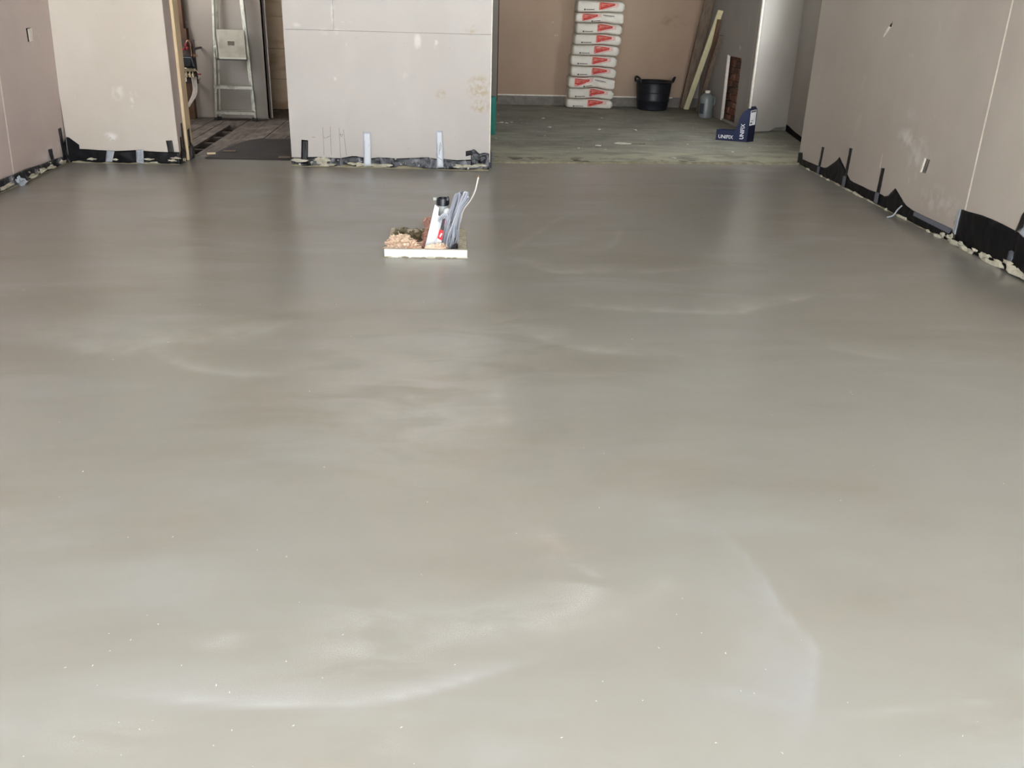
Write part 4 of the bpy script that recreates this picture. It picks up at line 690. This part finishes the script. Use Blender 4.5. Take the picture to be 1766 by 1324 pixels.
MB().box((-.07, -.03, .10), (.055, .015, .135)).build('manifold_bar', BRASS, mf, smooth=False, bevel=.006); MB().box((-.07, -.03, .05), (.04, .015, .078)).build('manifold_bar', BRASS, mf, smooth=False, bevel=.006)
for x in (-.035, .0, .03): MB().lathe([(.0001, 0), (.012, 0), (.012, .03), (.008, .035), (.008, .055), (.0001, .055)], (x, -.035, .045), 10).build('union', BRASS, mf)
MB().tube([(.055, -.01, .115), (.085, -.02, .08), (.098, -.03, .05), (.09, -.03, .03), (.075, -.02, .035)], .006, 8, smooth=4).build('drain_tap', BRASS, mf); MB().box((.075, -.04, .072), (.112, -.025, .084)).build('tap_handle', REDV, mf, smooth=False, bevel=.003)
MB().tube([(.05, -.02, .27), (.055, -.02, .235)], .005, 8).tube([(.05, -.02, .262), (.082, -.02, .255), (.09, -.02, .24)], .005, 8).build('air_vent', COP, mf); MB().box((-.045, -.08, .005), (-.03, -.06, .045)).build('gauge', EDGE, mf, smooth=False, bevel=.004)
MB().box((-.05, .03, .0), (-.03, .318, .02)).build('standoff', BLK, mf, smooth=False); MB().box((.03, .03, .3), (.05, .318, .32)).build('standoff', BLK, mf, smooth=False); MB().box((-.09, .015, -.02), (.06, .03, .40)).build('bracket', simple('bracket_dark', (60, 46, 40), .7), mf, smooth=False, bevel=.003)

# ------------------------------------------------------------------ timber and bottle by the chimney breast
def plank(a, b, wid, thk, up, mat, label, name='timber_plank'):
    a, b = Vector(a), Vector(b); d = (b - a).normalized(); x = d.cross(Vector(up)).normalized(); y = x.cross(d)
    L = (b - a).length; m = MB()
    m.add([p for p in [q + x * (i * wid / 2) + y * (j * thk / 2) - a for q in (a, b) for i, j in ((-1, -1), (1, -1), (1, 1), (-1, 1))]], [(0, 3, 2, 1), (4, 5, 6, 7), (0, 1, 5, 4), (1, 2, 6, 5), (2, 3, 7, 6), (3, 0, 4, 7)])
    o = m.build(name, mat, smooth=False, bevel=.003); o.location = a; return tag(o, label, 'plank', None)
plank((2.945, 11.985, .016), (3.100, 11.42, 1.20), .066, .02, (0, 1, .3), CREAM, 'narrow cream plank leaning in front of the brown boards at the back wall')
plank((2.945, 12.045, .02), (3.072, 11.80, 1.42), .125, .022, (0, 1, .12), BOARD, 'wide weathered brown board leaning on the chimney breast beside the tub')
plank((2.895, 12.075, .02), (3.04, 11.86, 1.40), .035, .03, (0, 1, .12), DKWOOD, 'dark narrow batten leaning along the left edge of the brown board')
plank((3.03, 11.72, .02), (3.106, 11.30, .93), .05, .02, (0, 1, .3), BOARD, 'thin grey brown board leaning behind the plastic bottle')
plank((3.075, 11.80, .02), (3.106, 11.45, 1.10), .05, .02, (0, 1, .3), DKWOOD, 'dark slat leaning on the chimney breast behind the cream plank')
BOT = Mat('cloudy_plastic', (126, 132, 132), .35, .5); BOT.mix(BOT.math('MULTIPLY', BOT.noise(5, 3, .4, .6), .4), (104, 112, 114)); BOT = BOT.done()
bt = empty('plastic_bottle', (2.985, 11.17, .012), -.1); tag(bt, 'cloudy grey plastic bottle standing on the floor below the leaning planks', 'bottle')
MB().lathe([(.0001, 0), (.074, 0), (.082, .008), (.083, .215), (.078, .24), (.055, .268), (.03, .282), (.026, .288), (.026, .30), (.0001, .30)], n=28).build('bottle_body', BOT, bt)
MB().lathe([(.029, .284), (.031, .286), (.031, .308), (.028, .312), (.0001, .312)], n=20).build('cap', EDGE, bt)
MB().grid(lambda a, b: (-.0835 * math.cos(.75 * a + .35), -.0835 * math.sin(.75 * a + .35), .05 + .12 * b), 8, 3).build('dark_print', simple('dark_label', (66, 70, 76), .5), bt); MB().tube([(.06, -.03, .24), (.085, -.03, .235), (.088, -.03, .17), (.07, -.03, .15)], .01, 8, smooth=4).build('handle', BOT, bt)

# ------------------------------------------------------------------ blue display carton
BLU = simple('blue_carton', (14, 27, 68), .5, .3, col2=(13, 24, 60), sc=5); BLUD = simple('shaded_dark_blue_card', (18, 20, 42), .6, .3); LABW = simple('white_label', (206, 206, 206), .6, .3)  # the darker card carries the shade of the turned-away back panel
cx_ = empty('display_carton', (2.925, 9.262, .012)); tag(cx_, 'blue open display carton with curved side and white lettering by the chimney breast', 'carton')
ux = Vector((-.926, .377, 0)); uy = Vector((.8, .6, 0))
CF = lambda u, z, d: ux * u + Vector((0, 0, z)) + uy * (-d)
WD = .11
side = [(0, 0), (.309, 0), (.309, .104), (.135, .104), (.122, .115), (.116, .14), (.10, .2), (.0915, .24), (.07, .28), (.043, .307), (.02, .32), (0, .324)]
MB().plate(CF, side, (), -.004, 0).build('side_panel', BLU, cx_); MB().plate(CF, side, (), -WD, -WD + .004).build('side_panel', BLU, cx_)
BP_ = lambda u, z, d: ux * (.002 - d) + uy * u + Vector((0, 0, z)); MB().plate(BP_, [(0, 0), (WD, 0), (WD, .31), (WD * .7, .345), (.015, .345), (0, .324)], (), 0, .004).build('back_panel', BLUD, cx_)
FP_ = lambda u, z, d: ux * (.309 - d) + uy * u + Vector((0, 0, z)); MB().plate(FP_, [(0, 0), (WD, 0), (WD, .104), (0, .104)], (), 0, .004).build('front_panel', BLU, cx_)
MB().plate(lambda u, v, d: ux * u + uy * v + Vector((0, 0, d)), [(0, 0), (.309, 0), (.309, WD), (0, WD)], (), 0, .004).build('base', BLU, cx_); MB().plate(lambda u, v, d: ux * u + uy * v + Vector((0, 0, d)), [(.12, .004), (.305, .004), (.305, WD - .004), (.12, WD - .004)], (), .085, .098).build('packed_contents', BLUD, cx_)
MB().plate(lambda u, v, d: ux * u + uy * v + Vector((0, 0, d)), [(.0, .0), (.03, .0), (.03, WD), (.0, WD)], (), .318, .323).build('top_flap', BLUD, cx_)
lb = MB().plate(BP_, [(.008, .16), (.098, .165), (.096, .312), (.004, .304)], (), .0042, .0055).build('white_label', LABW, cx_)
MB().plate(BP_, [(.012, .285), (.09, .292), (.09, .306), (.012, .3)], (), .0056, .0065).build('label_bar', PBLACK, lb); MB().plate(BP_, [(.02, .175), (.045, .175), (.045, .19), (.02, .19)], (), .0056, .0065).build('label_print', PBLACK, lb); MB().plate(BP_, [(.02, .205), (.06, .207), (.06, .212), (.02, .21)], (), .0056, .0065).build('label_print', PBLACK, lb)
def lettering(txt, o_, ex, ey, size, parent, mat, width):
    c = bpy.data.curves.new('lettering', 'FONT'); c.body = txt; c.size = 1; c.extrude = .0; c.offset = .018; c.resolution_u = 3; t = bpy.data.objects.new('lettering_source', c); COL.objects.link(t)
    bpy.context.view_layer.update(); me = bpy.data.meshes.new_from_object(t.evaluated_get(bpy.context.evaluated_depsgraph_get())); bpy.data.objects.remove(t)
    xs = [v.co.x for v in me.vertices]; ys = [v.co.y for v in me.vertices]; x0, x1, y0, y1 = min(xs), max(xs), min(ys), max(ys)
    for v in me.vertices: v.co = Vector(o_) + ex * ((v.co.x - x0) / (x1 - x0) * width) + ey * ((v.co.y - y0) / (y1 - y0) * size)
    me.materials.clear(); me.materials.append(mat); o = bpy.data.objects.new('lettering', me); COL.objects.link(o); o.parent = parent; return o
LETW = simple('white_print', (240, 242, 246), .5, .3); off = -uy * .0015
lettering('UNIFIX', ux * .283 + Vector((0, 0, .020)) + off, -ux, Vector((0, 0, 1)), .036, cx_, LETW, .147)
lettering('UNIFIX', ux * .034 + Vector((0, 0, .026)) + off, Vector((0, 0, 1)), ux, .040, cx_, LETW, .15)

# ------------------------------------------------------------------ small things on the two back floors
rt = MB().lathe([(.0001, 0), (.055, 0), (.055, .36), (.05, .365), (.02, .365), (.02, .30), (.0001, .30)], n=24); o = rt.build('teal_roll', simple('teal_sheet', (30, 118, 104), .5, .4)); o.location = (.352, 9.45, .012); tag(o, 'upright teal roll mostly hidden behind the right edge of the middle wall', 'roll')
WCH = simple('plaster_white', (214, 210, 198), .9, .15); chips = []
cm = []
for k in range(4):
    m = MB().clump((0, 0, 0), (1, .8, .35), 200 + k, 1, .8); cm.append(m)
for i, (x, y) in enumerate([(.502, 11.03), (.46, 10.30), (.531, 10.36), (.56, 10.29), (.732, 10.34), (1.0, 10.74), (1.007, 10.02), (1.532, 9.93), (1.92, 9.93), (1.357, 8.81), (1.394, 8.60), (1.154, 8.65), (1.186, 8.654), (1.948, 8.19), (.40, 9.15), (.507, 10.30), (.62, 10.36), (2.27, 9.02), (2.6, 8.6), (2.85, 8.9), (.9, 9.4), (1.7, 10.9)]):
    if i < 4: o = cm[i].build('plaster_chip', WCH, smooth=False); chips.append(o)
    else: o = chips[i % 4].copy(); COL.objects.link(o)
    s_ = R.choice([.010, .013, .018, .024]); o.scale = (s_ * 1.3, s_, s_ * .8); o.location = (x, y, .012 + s_ * .25); o.rotation_euler = (0, 0, R.uniform(0, 6))
    tag(o, 'small white plaster chip on the dusty concrete floor', 'chip', 'white plaster chips on the concrete floor')
o = MB().plate(lambda u, v, d: Vector((u, v, d)), [(-.06, 0), (-.02, .05), (.04, .045), (.07, .01), (.11, -.005), (.06, -.02), (.0, -.04)], (), 0, .008).build('plaster_flake', WCH); o.location = (1.60, 8.98, .013); tag(o, 'largest pale flake with a dark tail on the dusty concrete floor', 'flake')
MB().box((.10, -.012, 0), (.24, .004, .006)).build('dark_tail', BOARD, o, smooth=False)
SHEET = Mat('dark_sheet', (54, 49, 48), .55, .3); SHEET.mix(SHEET.math('MULTIPLY', SHEET.noise(4, 5, .45, .7), .5), (70, 63, 60)); SHEET.bump(8, .01, .4); SHEET = SHEET.done()
o = MB().plate(lambda u, v, d: Vector((u, v, d)), [(-2.06, 7.80), (-2.03, 8.1), (-1.985, 8.5), (-1.9, 8.78), (-1.82, 8.90), (-1.68, 8.88), (-1.5, 8.95), (-1.25, 8.93), (-1.2, 7.98), (-1.31, 7.94), (-1.33, 7.79)], (), .003, .007).build('floor_sheet', SHEET); tag(o, 'dark protective sheet covering the floorboards just inside the doorway', 'sheet')
for (x, y, l, a, lab, mat) in ((-2.05, 7.98, .07, .3, 'pale timber offcut on the floor beside the jamb tapes', TIMBER), (-1.93, 8.12, .11, .1, 'longer pale splinter of wood on the edge of the dark sheet', BOARD), (-1.42, 7.86, .10, .05, 'flat brown scrap on the dark sheet beside the middle wall', BOARD)):
    o = MB().box((-l / 2, -.02, 0), (l / 2, .02, .012)).build('timber_offcut', mat, smooth=False, bevel=.004); o.location = (x, y, .008); o.rotation_euler = (0, 0, a); tag(o, lab, 'offcut')
